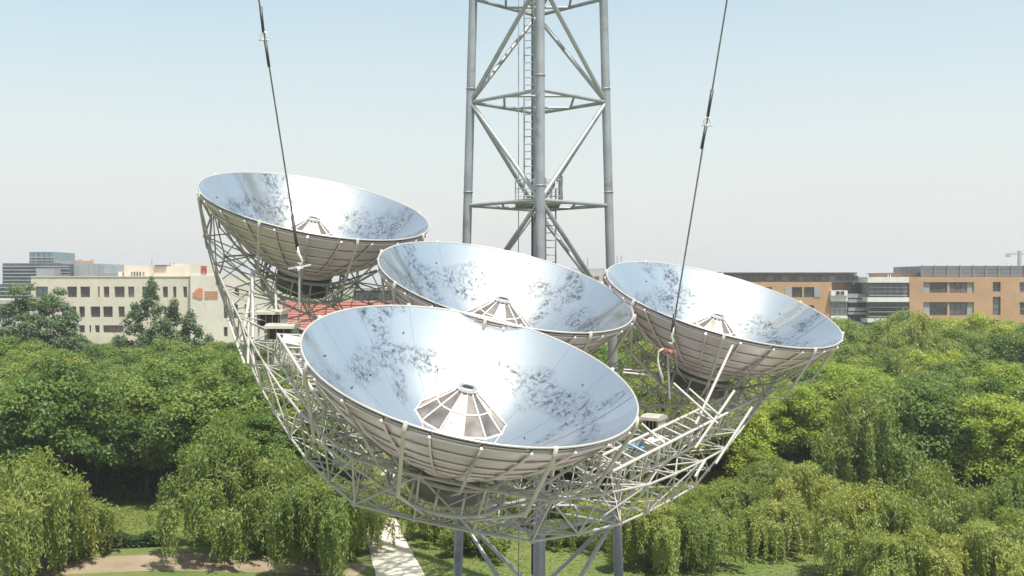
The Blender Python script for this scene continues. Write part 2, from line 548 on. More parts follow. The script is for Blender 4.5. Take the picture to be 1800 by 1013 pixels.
for k in range(4):
    mb = MB()
    zs = [0, 10, 20, 30, 45, TOPZ]
    mb.tube([tleg(k, z) for z in zs], [0.225, 0.222, 0.215, 0.205, 0.19, 0.17], 20)
    mb.build('leg', M['galv'], tower, True)
fl_me = cyl_mesh('flange_plate', M['galv'], 20)
for k in range(4):
    for z in [0.25 + 4.98 * i for i in range(1, 12)]:
        a_ = tleg(k, z + 0.62); dn_ = (tleg(k, z + 1) - tleg(k, z)).normalized()
        bar('flange', a_, a_ + dn_ * .05, .24, fl_me, tower)
bm_ = cyl_mesh('brace_tube', M['brace'], 12)
levels = [0.25 + 4.98 * i for i in range(13)]
for i, z in enumerate(levels):
    if i == 0: continue
    c = [tleg(k, z) for k in range(4)]
    mids = []
    for k in range(4):
        bar('ring_beam', c[k], c[(k + 1) % 4], 0.085, bm_, tower)
        mids.append((c[k] + c[(k + 1) % 4]) / 2)
    for k in range(4):
        bar('tie_beam', mids[k], mids[(k + 1) % 4], 0.06, bm_, tower)
for i in range(len(levels) - 1):
    z0, z1 = levels[i], levels[i + 1]
    # side legs (0 and 2) join at odd levels, front and back legs at even ones
    for s in (0, 2):
        for fb in (1, 3):
            if i % 2 == 1:
                bar('diagonal_brace', tleg(s, z0), tleg(fb, z1), 0.105, bm_, tower)
            else:
                bar('diagonal_brace', tleg(fb, z0), tleg(s, z1), 0.105, bm_, tower)


def ladder(x, y, z0, z1, width, parent):
    mb = MB()
    rail_me = cyl_mesh('ladder_rail', M['brace'], 8)
    top = bar('ladder', (x, y, z0), (x, y, z1), 0.038, rail_me, parent)   # left rail carries the ladder
    rail = MB(); rail.tube([(x + width, y, z0), (x + width, y, z1)], 0.038, 8)
    rail.build('rail', M['brace'], top, True)
    z = z0 + 0.2
    rm = cyl_mesh('rung_tube', M['brace'], 6)
    while z < z1 - 0.05:
        bar('rung', (x, y, z), (x + width, y, z), 0.024, rm, top)
        z += 0.36
    return top


lx0 = at(921.5, 300, 49.9).x
ladder(lx0, 49.9, 20.1, 44.0, 0.46, tower)
lx1 = at(959, 400, 50.3).x
ladder(lx1, 50.3, 14.0, 21.6, 0.50, tower)
mb = MB()
mb.tube([(at(911.5, 100, 50.2).x, 50.2, z) for z in (2, 20, 44)], 0.022, 6)
mb.build('conduit', M['brace'], tower, True)
mb = MB()
mb.tube([(at(935.5, 100, 50.6).x, 50.6, z) for z in (2, 20, 44)], 0.045, 8)
mb.build('conduit', M['dark'], tower, True)
# small landing with a railing on the third ring
zz = levels[4]
lx, rx = at(906, 350, 50).x, at(985, 350, 50).x
mb = MB(); mb.box(lx, rx, 49.4, 51.2, zz + 0.06, zz + 0.14)
landing = mb.build('landing', M['galv'], tower)
for x in np.linspace(lx, rx, 6):
    for y in (49.45, 51.15):
        bar('post', (x, y, zz + 0.14), (x, y, zz + 1.25), 0.024, cyl_mesh('railing_tube', M['brace'], 8), landing)
for y in (49.45, 51.15):
    for dz in (0.45, 0.8, 1.25):
        bar('handrail', (lx, y, zz + dz), (rx, y, zz + dz), 0.02, cyl_mesh('railing_tube', M['brace'], 8), landing)
mb = MB(); mb.tube([(rx + .02, 50.2, zz + .15), (rx + .02, 50.2, zz + 1.5)], 0.11, 12)
mb.build('lamp_housing', M['galv'], landing, True)

# ------------------------------------------------------------------ dishes
RD, DEP = 5.0, 2.9
NSEC, NRING = 24, 7


def dish_z(r):     # local height relative to the rim plane
    return -DEP * (1 - (r / RD) ** 2)


def sector_panel(r0, r1, t0, t1, off, gap, thick=0.02, nt=4, nr=2):
    """One back sheet of the bowl, a thin solid."""
    vs = []; fs = []
    rr = np.linspace(r0 + gap, r1 - gap, nr + 1)
    for lay in (0, 1):
        for r in rr:
            dg = gap / max(r, 0.3)
            for t in np.linspace(t0 + dg, t1 - dg, nt + 1):
                o = off + lay * thick
                sl = 2 * DEP * r / RD ** 2
                k = 1 / math.sqrt(1 + sl * sl)
                vs.append(((r + sl * k * o) * math.cos(t), (r + sl * k * o) * math.sin(t), dish_z(r) - k * o))
    W = nt + 1; L = (nr + 1) * W
    for i in range(nr):
        for j in range(nt):
            a = i * W + j
            fs.append((a, a + 1, a + W + 1, a + W))
            b_ = a + L
            fs.append((b_, b_ + W, b_ + W + 1, b_ + 1))
    ring = [j for j in range(W)] + [i * W + nt for i in range(1, nr + 1)] + [nr * W + j for j in range(nt - 1, -1, -1)] + [i * W for i in range(nr - 1, 0, -1)]
    for a, b_ in zip(ring, ring[1:] + ring[:1]):
        fs.append((a, a + L, b_ + L, b_))
    return vs, fs


def off_pt(r, t, off):
    sl = 2 * DEP * r / RD ** 2
    k = 1 / math.sqrt(1 + sl * sl)
    return Vector(((r + sl * k * off) * math.cos(t), (r + sl * k * off) * math.sin(t), dish_z(r) - k * off))


def make_dish_meshes():
    D = {}
    # reflecting bowl: sixteen petals with hairline joints
    D['petals'] = []
    NP = 16
    g = np.random.default_rng(3)
    for k in range(NP):
        nr, nt = 36, 10
        t0, t1 = 2 * PI * k / NP, 2 * PI * (k + 1) / NP
        tilt = g.normal(0, .0012, 2)
        v = []; f = []
        for i in range(nr + 1):
            r = 0.02 + (RD - .02) * i / nr
            e = .003 / r if r > .1 else 0
            for j in range(nt + 1):
                t = t0 + e + (t1 - t0 - 2 * e) * j / nt
                dx = (j / nt - .5)
                v.append((r * math.cos(t), r * math.sin(t), dish_z(r) + tilt[0] * (r - 2.5) + tilt[1] * dx * r * .3 + .006 * (4 * dx * dx - 1) * (r / RD)))
        for i in range(nr):
            for j in range(nt):
                q = i * (nt + 1) + j
                f.append((q, q + nt + 1, q + nt + 2, q + 1))
        mb = MB(); mb.add(v, f)
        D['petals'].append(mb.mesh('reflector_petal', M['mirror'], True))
    mb = MB()
    mb.tube([(RD * 1.004 * math.cos(t), RD * 1.004 * math.sin(t), 0.0) for t in np.linspace(0, 2 * PI, 144, endpoint=False)], 0.034, 8, True)
    D['rim'] = mb.mesh('rim', M['rim'], True)
    rings = np.linspace(0.9, RD - 0.02, NRING + 1)
    D['panels'] = []
    for i in range(NRING):
        mb = MB(); vs, fs = sector_panel(rings[i], rings[i + 1], 0, 2 * PI / NSEC, 0.05, 0.022); mb.add(vs, fs)
        D['panels'].append(mb.mesh('back_panel', M['back']))
    D['hoops'] = []
    for i in range(1, NRING + 1):
        r = rings[i] - (0.09 if i == NRING else 0)
        mb = MB()
        mb.tube([off_pt(r, t, 0.11) for t in np.linspace(0, 2 * PI, 96, endpoint=False)], 0.035, 6, True)
        D['hoops'].append(mb.mesh('hoop', M['back'], True))
    mb = MB()
    mb.tube([off_pt(r, 0, 0.15) for r in np.linspace(1.2, RD - 0.03, 14)], 0.04, 6)
    D['rib'] = mb.mesh('rib', M['back'], True)
    mb = MB()
    mb.tube([(RD + .07, 0, 0.06), (RD + 0.09, 0, -0.22), (RD - 0.55, 0, -2.35)], [0.06, 0.06, 0.055], 8)
    mb.tube([(RD - 0.55, 0, -2.30), (1.7, 0, -4.15)], 0.04, 8)
    D['arm'] = mb.mesh('support_arm', M['bone'], True)
    mb = MB()
    mb.tube([(RD + .03, 0, -0.15), (3.2, 0, -2.45), (1.6, 0, -3.4)], 0.042, 8)
    D['strut'] = mb.mesh('strut', M['cream'], True)
    # drum under the bowl
    mb = MB()
    for z, r in ((-3.12, 1.75), (-3.95, 1.8)):
        mb.tube([(r * math.cos(t), r * math.sin(t), z) for t in np.linspace(0, 2 * PI, 40, endpoint=False)], 0.07, 8, True)
    D['drum_ring'] = mb.mesh('drum_ring', M['cream'], True)
    mb = MB(); mb.tube([(1.76, 0, -3.1), (1.8, 0, -3.98)], 0.045, 6)
    D['drum_post'] = mb.mesh('drum_post', M['cream'], True)
    mb = MB(); mb.tube([(0, 0, -3.05), (0, 0, -4.0)], 1.2, 24)
    D['drum_core'] = mb.mesh('drum_core', M['drum'], True)
    mb = MB(); mb.tube([(0, 0, -2.86), (0, 0, -3.1)], [1.3, 1.3], 24)
    D['hub_plate'] = mb.mesh('hub_plate', M['back'], True)
    # receiver: faceted cone on a short column in the middle of the bowl
    NC = 12
    zt, zb, rt, rb = -0.72, -1.66, 0.25, 1.38
    D['cone_panel'] = []
    for (za, ra, zc, rc) in ((zt, rt, -1.19, 0.82), (-1.19, 0.82, zb, rb)):
        a = 2 * PI / NC
        g = 0.02
        vs = []
        for th in (0.0, 0.025):
            for (z, r) in ((za, ra), (zc, rc)):
                for t in (g / r * .5, a - g / r * .5):
                    vs.append(((r - th) * math.cos(t), (r - th) * math.sin(t), z - th * 1.0))
        mb = MB(); mb.add(vs, [(0, 2, 3, 1), (4, 5, 7, 6), (0, 1, 5, 4), (1, 3, 7, 5), (3, 2, 6, 7), (2, 0, 4, 6)])
        D['cone_panel'].append(mb.mesh('cone_panel', M['cone']))
    mb = MB(); mb.tube([(rt, 0, zt + 0.01), (rb + .03, 0, zb + 0.0)], 0.030, 6)
    D['cone_rib'] = mb.mesh('cone_rib', M['conerib'], True)
    mb = MB(); mb.tube([(0.25 * math.cos(t), 0.25 * math.sin(t), zt + .05) for t in np.linspace(0, 2 * PI, 36, endpoint=False)], .075, 8, True)
    D['cap_ring'] = mb.mesh('cap_ring', M['galv'], True)
    mb = MB(); mb.tube([(0, 0, zt - .02), (0, 0, zt + .02)], .2, 24)
    D['cap_opening'] = mb.mesh('cap_opening', M['dark'])
    mb = MB()
    for z, r, th in ((-1.19, 0.82, 0.025), (zb, rb, 0.03)):
        k = 36 if r < .5 else NC
        mb.tube([(r * math.cos(t), r * math.sin(t), z + 0.02) for t in np.linspace(0, 2 * PI, k, endpoint=False)], th, 8, True)
    D['cone_ring'] = mb.mesh('cone_ring', M['conerib'], True)
    mb = MB(); mb.tube([(0, 0, -2.95), (0, 0, zt - .06)], 0.22, 16)
    D['column'] = mb.mesh('column', M['dark'], True)
    mb = MB(); mb.tube([(0.95, 0, -2.75), (1.33, 0, zb - .02)], 0.035, 6)
    D['leg'] = mb.mesh('leg', M['conerib'], True)
    # dark fixing studs on the mirror
    mb = MB()
    r_ = np.random.default_rng(4)
    for ring_r, k in ((2.3, 10), (3.4, 16), (4.35, 20)):
        for j in range(k):
            if r_.random() < 0.72: continue
            t = 2 * PI * (j + 0.5) / k
            p = Vector((ring_r * math.cos(t), ring_r * math.sin(t), dish_z(ring_r)))
            nrm = Vector((-p.x * 2 * DEP / RD ** 2, -p.y * 2 * DEP / RD ** 2, 1)).normalized()
            mb.tube([p, p + nrm * 0.03], 0.03, 6)
    D['stud'] = mb.mesh('fixing_stud', M['dark'])
    return D


DM = make_dish_meshes()


def make_dish(name, c, label, spin):
    mat = Matrix.Translation(c) @ Matrix((U, V, N)).transposed().to_4x4() @ Matrix.Rotation(spin, 4, 'Z')
    root = empty(name, None, label, 'solar dish', 'mirrored dishes on the steel frame', mat=mat)
    I = Matrix.Identity(4)
    rot = lambda a: Matrix.Rotation(a, 4, 'Z')
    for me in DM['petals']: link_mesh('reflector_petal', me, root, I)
    link_mesh('rim', DM['rim'], root, I)
    for i, me in enumerate(DM['panels']):
        for k in range(NSEC):
            link_mesh('back_panel', me, root, rot(2 * PI * k / NSEC))
    for me in DM['hoops']: link_mesh('hoop', me, root, I)
    for k in range(NSEC): link_mesh('rib', DM['rib'], root, rot(2 * PI * k / NSEC)).scale = (1, 1, 1)
    for k in range(8):
        link_mesh('support_arm', DM['arm'], root, rot(2 * PI * (k + .5) / 8))
        link_mesh('strut', DM['strut'], root, rot(2 * PI * k / 8))
    drum = link_mesh('drum', DM['drum_ring'], root, I)
    for k in range(14): link_mesh('post', DM['drum_post'], drum, rot(2 * PI * k / 14))
    link_mesh('core', DM['drum_core'], drum, I)
    link_mesh('hub_plate', DM['hub_plate'], root, I)
    cone = link_mesh('receiver_cone', DM['cone_ring'], root, I)
    for k in range(12):
        for me in DM['cone_panel']: link_mesh('panel', me, cone, rot(2 * PI * k / 12))
        link_mesh('rib', DM['cone_rib'], cone, rot(2 * PI * k / 12))
    for k in range(6): link_mesh('leg', DM['leg'], cone, rot(2 * PI * (k + .5) / 6))
    link_mesh('column', DM['column'], cone, I)
    link_mesh('cap_ring', DM['cap_ring'], cone, I); link_mesh('cap_opening', DM['cap_opening'], cone, I)
    o = link_mesh('fixing_stud', DM['stud'], root, I); o["kind"] = "stuff"
    return root


DC = {'F': P3(-1.0, -9.72, 0.0), 'M': P3(0, 0, 0), 'L': P3(-8.58, 6.07, 0), 'R': P3(9.25, 3.2, -0.3)}
make_dish('mirror_dish', DC['F'], 'largest looking mirrored dish, lowest and nearest, with its whole receiver cone in view', 0.09)
make_dish('mirror_dish', DC['M'], 'mirrored dish in the middle of the group, partly hidden by the nearest dish', 0.25)
make_dish('mirror_dish', DC['L'], 'highest mirrored dish, above the red roof, with a cable hanging across it', 0.12)
make_dish('mirror_dish', DC['R'], 'mirrored dish on the right, its rim in front of the orange building', 0.20)

# ------------------------------------------------------------------ space frame carrying the dishes
OUT = [(-3.8, -11.9), (2.0, -11.6), (5.4, -8.3), (8.9, -4.0), (13.2, 4.4), (12.4, 8.0), (6.2, 7.2), (4.3, 5.2), (-2.4, 5.8), (-5.2, 9.2), (-10.2, 11.0), (-13.2, 7.0), (-12.8, 4.5), (-9.7, -1.1), (-5.9, -8.4)]


def inside(p, poly):
    c = False
    for i in range(len(poly)):
        (x0, y0), (x1, y1) = poly[i], poly[(i + 1) % len(poly)]
        if (y0 > p[1]) != (y1 > p[1]) and p[0] < (x1 - x0) * (p[1] - y0) / (y1 - y0) + x0: c = not c
    return c


def edge_dist(p, poly):
    best = 1e9
    p = np.array(p)
    for i in range(len(poly)):
        a = np.array(poly[i]); b_ = np.array(poly[(i + 1) % len(poly)])
        t = np.clip(np.dot(p - a, b_ - a) / np.dot(b_ - a, b_ - a), 0, 1)
        best = min(best, np.linalg.norm(p - a - t * (b_ - a)))
    return best


def w_top(a, b_):
    q = math.hypot(a, b_ + 0.5) / 14.0
    return 4.5 - 2.4 * q * q


frame = empty('space_frame', P3(-0.5, -3, 6.5), 'pale tubular steel space frame under the four mirrored dishes', 'steel frame')
bars = []     # (p, q, radius)
SP = 1.8
top = {}
for i in range(-14, 15):
    for j in range(-14, 15):
        a = SP * (i + 0.5 * j); b_ = SP * 0.866 * j - 1.0
        if inside((a, b_), OUT) and edge_dist((a, b_), OUT) > 0.9:
            top[(i, j)] = (a, b_)
tp = {k: P3(*v, w_top(*v)) for k, v in top.items()}
bot = {}
for (i, j) in list(top):
    if (i + 1, j) in top and (i, j + 1) in top:
        a = (top[(i, j)][0] + top[(i + 1, j)][0] + top[(i, j + 1)][0]) / 3
        b_ = (top[(i, j)][1] + top[(i + 1, j)][1] + top[(i, j + 1)][1]) / 3
        bot[(i, j)] = (a, b_)
bp_ = {k: P3(*v, w_top(*v) + 1.75) for k, v in bot.items()}
for (i, j) in top:
    for d in ((1, 0), (0, 1), (-1, 1)):
        k = (i + d[0], j + d[1])
        if k in top: bars.append((tp[(i, j)], tp[k], 0.045))
for (i, j) in bot:
    for d in ((1, 0), (0, 1), (-1, 1)):
        k = (i + d[0], j + d[1])
        if k in bot: bars.append((bp_[(i, j)], bp_[k], 0.045))
    for k in ((i, j), (i + 1, j), (i, j + 1)):
        bars.append((bp_[(i, j)], tp[k], 0.034))
# edge trusses
et = []; eb = []
for i in range(len(OUT)):
    a = np.array(OUT[i]); b_ = np.array(OUT[(i + 1) % len(OUT)])
    k = max(1, int(round(np.linalg.norm(b_ - a) / 2.0)))
    for s in range(k):
        p = a + (b_ - a) * s / k
        et.append((P3(p[0], p[1], w_top(*p) - 0.15), p))
        q = p * 0.93
        eb.append((P3(q[0], q[1], w_top(*p) + 1.7), q))
ne = len(et)
topa = list(top.keys()); bota = list(bot.keys())
for i in range(ne):
    j = (i + 1) % ne
    bars.append((et[i][0], et[j][0], 0.06))
    bars.append((eb[i][0], eb[j][0], 0.06))
    bars.append((et[i][0], eb[i][0], 0.045))
    bars.append((et[i][0], eb[j][0], 0.04) if i % 2 else (et[j][0], eb[i][0], 0.04))
    ds = sorted(topa, key=lambda k: np.hypot(*(np.array(top[k]) - et[i][1])))[:3]
    for k in ds: bars.append((et[i][0], tp[k], 0.04))
    ds = sorted(bota, key=lambda k: np.hypot(*(np.array(bot[k]) - eb[i][1])))[:2]
    for k in ds: bars.append((eb[i][0], bp_[k], 0.04))
    k = sorted(topa, key=lambda k: np.hypot(*(np.array(top[k]) - eb[i][1])))[0]
    bars.append((eb[i][0], tp[k], 0.034))
# upstands that reach from the frame to the outer rims of the left and right dishes
for key, angs in (('L', (145, 165, 185, 205, 120)), ('R', (-5, -25, 20, 40))):
    for d in angs:
        t = math.radians(d)
        c = DC[key] + (U * math.cos(t) + V * math.sin(t)) * 5.06 - N * 0.12
        rel = c - ORG; a, b_ = rel.dot(U), rel.dot(V)
        near = sorted(et, key=lambda e: (e[0] - c).length)[:2]
        for e in near: bars.append((c, e[0], 0.045))
# props between the frame and the tower legs
for k, z in ((0, 10.2), (1, 10.2), (2, 10.2), (0, 5.2), (2, 5.2), (1, 5.2)):
    s = tleg(k, z)
    for e in sorted(bp_.values(), key=lambda q: (q - s).length)[:3]:
        bars.append((s, e, 0.06))
lac = np.random.default_rng(31)
nodes_ = list(tp.values()) + list(bp_.values()) + [e[0] for e in et + eb]
for p in nodes_:
    near = [q for q in nodes_ if 0.8 < (q - p).length < 2.7]
    for q in near:
        if lac.random() < .13: bars.append((p, q, .026))
camv = Vector((0, 0, CAMZ))
bars.sort(key=lambda t: ((t[0] + t[1]) / 2 - camv).length / (t[0] - t[1]).length ** .5)
fm = cyl_mesh('frame_tube', M['cream'], 8)
for p, q, r in bars[:296]:
    bar('tube', p, q, r * .72, fm, frame)
mb = MB()
for p, q, r in bars[296:]:
    mb.tube([p, q], r * .72, 5, cap=False)
tag(mb.build('tube', M['cream'], frame, True), kind='stuff')
mb = MB()
for p in list(tp.values()) + list(bp_.values()) + [e[0] for e in et + eb]:
    # node balls
    c = []
    for zc, rr in ((-.08, .0), (-.055, .055), (0, .08), (.055, .055), (.08, 0)):
        c.append((zc, rr))
    k0 = []
    vs = []; fs = []
    for zc, rr in c[1:4]:
        for s in range(6):
            vs.append((p.x + rr * math.cos(s * PI / 3), p.y + rr * math.sin(s * PI / 3), p.z + zc))
    vs += [(p.x, p.y, p.z - .08), (p.x, p.y, p.z + .08)]
    for s in range(6):
        s2 = (s + 1) % 6
        fs += [(s, s2, 6 + s2, 6 + s), (6 + s, 6 + s2, 12 + s2, 12 + s), (18, s2, s), (19, 12 + s, 12 + s2)]
    mb.add(vs, fs)
tag(mb.build('joint_ball', M['cream'], frame, True), kind='stuff')


# access ladders lying along the two long edges of the frame
def walkway(p, q, width, n_r, side):
    rail_me = cyl_mesh('walkway_rail', M['bone'], 8)
    w = side.normalized() * width
    first = bar('walkway', p, q, 0.055, rail_me, frame)
    first_inv = parent_matrix(first).inverted()
    def sub(nm, a, b_, r):
        mb = MB(); mb.tube([a, b_], r, 8); return mb.build(nm, M['bone'], first, True)
    dn = -N * 0.75
    sub('rail', p + w, q + w, 0.055)
    sub('rail', p + dn, q + dn, 0.045); sub('rail', p + w + dn, q + w + dn, 0.045)
    for i in range(n_r + 1):
        c = p + (q - p) * i / n_r
        sub('rung', c, c + w, 0.035)
        sub('upright', c, c + dn, 0.028); sub('upright', c + w, c + w + dn, 0.028)
        if i < n_r:
            c2 = p + (q - p) * (i + 1) / n_r
            sub('lacing', c + dn, c2, 0.024); sub('lacing', c + w + dn, c2 + w, 0.024)
    return first


walkway(P3(-7.75, -3.6, 2.6), P3(-5.1, -9.0, 2.6), 0.8, 10, P3(1, .5, 0) - P3(0, 0, 0))
walkway(P3(3.9, -9.2, 2.7), P3(11.0, 0.6, 2.7), 0.8, 14, P3(-1, .75, 0) - P3(0, 0, 0))
pl_mb = MB()
c = P3(-7.55, -3.6, 2.55)
v = [c, c + U * .9 + V * .1, c + U * .75 + V * -.75 , c + U * .1 - V * .8]
pl_mb.add([tuple(a) for a in v] + [tuple(a - N * .06) for a in v], [(0, 3, 2, 1), (4, 5, 6, 7), (0, 1, 5, 4), (1, 2, 6, 5), (2, 3, 7, 6), (3, 0, 4, 7)])
pl_mb.build('deck_plate', M['bone'], frame)
# long loose members seen over the right and left edges
xb = [((1294, 594, 38.6), (1223, 746, 36.8), .055), ((1291, 687, 37.2), (1222, 788, 36.0), .05), ((1184, 674, 37.5), (1262, 745, 36.5), .045), ((1212, 684, 38.0), (1264, 730, 36.6), .04),
      ((1322, 716, 37.0), (1258, 815, 36.0), .05), ((1240, 808, 35.0), (1222, 838, 34.6), .05), ((1095, 655, 40), (1145, 660, 40), .04), ((1096, 650, 40.4), (1130, 651, 40.4), .035),
      ((443, 478, 41), (446, 640, 38.5), .06), ((484, 505, 41), (486, 560, 40.5), .05), ((447, 476, 41.2), (425, 600, 39.5), .075), ((400, 560, 41), (430, 640, 39), .05), ((437, 560, 40), (436, 640, 38.8), .05),
      ((349, 342, 44.5), (372, 385, 45), .06), ((372, 385, 45), (367, 440, 45), .05), ((1063, 744, 36), (1074, 785, 35.6), .06), ((1128, 745, 35.6), (1168, 780, 35.2), .04)]
for a, b_, r in xb:
    bar('tube', at(*a), at(*b_), r, cyl_mesh('edge_tube', M['bone'], 8), frame)

# ------------------------------------------------------------------ equipment on the frame
def equipment(name, c, ax, ay, size, label, tilt=0.0):
    """Open fronted casing with a curved hood, standing on the frame."""
    ax = ax.normalized(); az = Vector((0, 0, 1)); ay = az.cross(ax).normalized()
    mat = Matrix.Translation(c) @ Matrix((ax, ay, az)).transposed().to_4x4() @ Matrix.Rotation(tilt, 4, 'X')
    root = empty(name, None, label, 'equipment box', 'equipment boxes on the frame', mat=mat)
    w, d, h = size
    mb = MB()
    t = 0.04
    mb.box(-w/2, w/2, d/2 - t, d/2, 0, h)
    mb.box(-w/2, -w/2 + t, -d/2, d/2 - t, 0, h); mb.box(w/2 - t, w/2, -d/2, d/2 - t, 0, h)
    mb.box(-w/2 + t, w/2 - t, -d/2, d/2 - t, 0, t)
    mb.build('casing', M['casing'], root, world=False)
    mb = MB()
    prof = [(-d/2 - .12, h - .02), (-d/2 - .1, h + .08), (-d/4, h + .16), (d/4, h + .17), (d/2 + .05, h + .1), (d/2 + .06, h - 0.0)]
    vs = [(-w/2 - .05, y, z) for y, z in prof] + [(w/2 + .05, y, z) for y, z in prof]
    k = len(prof)
    mb.add(vs, [(i, i + 1, k + i + 1, k + i) for i in range(k - 1)] + [tuple(range(k - 1, -1, -1)), tuple(range(k, 2 * k)), (0, k, 2 * k - 1, k - 1)])
    mb.build('hood', M['casing'], root, world=False)
    mb = MB(); mb.box(-w/2 + t + .01, w/2 - t - .01, -d/2 + .12, d/2 - t - .02, t + .01, h - .05)
    mb.build('motor_unit', M['dark'], root, world=False)
    for x in np.linspace(-w/2 + .1, w/2 - .1, 4):
        mb = MB(); mb.tube([(x, -d/2 + .05, 0.02), (x, -d/2 + .05, h)], 0.018, 6)
        mb.build('guard_bar', M['casing'], root, world=False)
    for sx in (-1, 1):
        for sy in (-1, 1):
            mb = MB(); mb.tube([(sx * (w/2 - .06), sy * (d/2 - .06), -1.0), (sx * (w/2 - .06), sy * (d/2 - .06), 0)], 0.04, 6)
            mb.build('leg', M['cream'], root, world=False)
    return root


equipment('equipment_box', at(479, 574, 40.2), Vector((1, -.05, 0)), None, (0.95, 1.0, .5), 'beige hooded equipment box with dark opening, upper of the pair left of the nearest dish')
equipment('equipment_box', at(497, 597, 39.0), Vector((1, -.05, 0)), None, (1.05, 0.8, .45), 'beige hooded equipment box with dark opening, lower of the pair, beside the left walkway')
equipment('equipment_box', at(1150, 757, 36.6), Vector((1, -.7, 0)), None, (0.62, .6, .42), 'small beige equipment box with dark openings right of the nearest dish')

# blue bundle and white cloth lying on the right walkway
def bundle(name, c, mat, label, cat, seed, r=0.22, stretch=(1.2, .8, .8)):
    g = np.random.default_rng(seed)
    mb = MB()
    nu, nv = 10, 6
    vs = [(c.x, c.y, c.z - r * .6)]
    for j in range(1, nv):
        ph = PI * j / nv
        for i in range(nu):
            th = 2 * PI * i / nu
            rr = r * (1 + g.normal(0, 0.22))
            vs.append((c.x + rr * math.sin(ph) * math.cos(th) * stretch[0], c.y + rr * math.sin(ph) * math.sin(th) * stretch[1], c.z - rr * math.cos(ph) * stretch[2] * .7))
    vs.append((c.x, c.y, c.z + r * .7))
    fs = [(0, 1 + (i + 1) % nu, 1 + i) for i in range(nu)]
    for j in range(nv - 2):
        for i in range(nu):
            a = 1 + j * nu
            fs.append((a + i, a + (i + 1) % nu, a + nu + (i + 1) % nu, a + nu + i))
    a = 1 + (nv - 2) * nu
    fs += [(a + i, a + (i + 1) % nu, len(vs) - 1) for i in range(nu)]
    mb.add(vs, fs)
    return tag(mb.build(name, mat), label, cat)


bundle('tarpaulin_bundle', at(1118, 786, 35.3), M['blue'], 'small crumpled blue tarpaulin beside the right walkway', 'tarpaulin', 3, .24)
bundle('cloth_bundle', at(1152, 776, 35.4), M['cloth'], 'crumpled whitish cloth lying on the right walkway', 'cloth', 5, .26, (1.5, .9, .8))

# ------------------------------------------------------------------ hanging cables
def cable(label, pts_top, y, shackles, bottom, kind):
    root = empty('suspension_cable', at(*bottom, y), label, 'cable', 'suspension cables holding the frame')
    t0 = at(pts_top[0], pts_top[1], y); b0 = at(*bottom, y)
    d = (t0 - b0).normalized()
    end = b0 + d * 46
    mb = MB(); mb.tube([b0 + d * 0.55, end], 0.030, 8)
    mb.build('wire', M['wire'], root, True)
    for (a, c) in shackles['thick']:
        p, q = at(*a, y), at(*c, y)
        mb = MB(); mb.tube([p, q], [0.062, 0.055], 8); mb.build('socket', M['dark'], root, True)
    for s in shackles['ring']:
        p = at(*s, y)
        mb = MB()
        mb.tube([p + Vector((0.11 * math.cos(t), 0, 0.16 * math.sin(t))) for t in np.linspace(0, 2 * PI, 16, endpoint=False)], 0.035, 6, True)
        mb.tube([p + Vector((-.2, 0, -.14)), p + Vector((.2, 0, -.14))], 0.03, 6)
        mb.build('shackle', M['fitting'], root, True)
    # hook
    mb = MB()
    mb.tube([b0 + d * .6, b0 + d * .35, b0 + Vector((.02, 0, .2)), b0 + Vector((.10, 0, .06)), b0 + Vector((.03, 0, -.06)), b0 + Vector((-.08, 0, .0))], [.05, .06, .055, .05, .045, .03], 8)
    mb.build('hook', M['fitting'], root, True)
    return root


cable('left steel suspension cable hanging across the highest mirrored dish', (455, 0), 38.5,
      {'thick': [((458, 12), (463, 57)), ((466, 70), (473, 118)), ((514, 380), (523, 440))], 'ring': [(464, 64)]}, (527, 462), 'l')
cable('right steel suspension cable hanging in front of the dish beside the orange building', (1278, 0), 37.5,
      {'thick': [((1252, 158), (1244, 205)), ((1241, 222), (1233, 262)), ((1186, 552), (1181, 588))], 'ring': [(1243, 214)]}, (1179, 602), 'r')


def lifting_plate(c, mat, label, arms):
    root = empty('lifting_bracket', c, label, 'bracket')
    mb = MB(); mb.tube([(0, 0, -.05), (0, 0, .05)], .17, 6); mb.build('hub', mat, root, world=False)
    for (dx, dy, dz) in arms:
        mb = MB()
        e = Vector((dx, dy, dz)); s = Vector((0, 0, 1)).cross(e).normalized() * .085; up = Vector((0, 0, .035))
        p0 = e.normalized() * .1
        vs = [p0 + s + up, p0 - s + up, e - s * .5 + up, e + s * .5 + up, p0 + s - up, p0 - s - up, e - s * .5 - up, e + s * .5 - up]
        mb.add([tuple(v) for v in vs], [(0, 1, 2, 3), (7, 6, 5, 4), (0, 4, 5, 1), (1, 5, 6, 2), (2, 6, 7, 3), (3, 7, 4, 0)])
        mb.build('arm', mat, root, world=False)
    return root


lb = lifting_plate(at(526, 470, 38.5), M['fitting'], 'pale star shaped lifting bracket under the left cable hook', [(-.42, .1, -.05), (.42, .1, .1), (.05, -.35, -.1), (-.03, .35, .02)])
mb = MB(); mb.tube([(0, 0, 0), (0, 0, -1.6)], .04, 8); mb.build('stem', M['cream'], lb, world=False)
lb = lifting_plate(at(1173, 616, 37.5), M['redpaint'], 'rusty red lifting bracket under the right cable hook', [(-.36, .05, .05), (.34, .05, -.06), (.1, -.3, -.07), (-.1, .3, .02), (.26, -.18, -.02)])
mb = MB(); mb.tube([(0, 0, 0), (.1, .1, -1.8)], .04, 8); mb.build('stem', M['cream'], lb, world=False)
mb = MB()
mb.tube([at(1166, 613, 37.35), at(1158, 618, 37.4), at(1156, 632, 37.4), at(1159, 650, 37.4), at(1164, 664, 37.5), at(1166, 675, 37.6)], [.03, .03, .035, .05, .05, .02], 8)
tag(mb.build('rope', M['rope'], None, True), 'loose pale rope hanging from the rusty red bracket', 'rope')


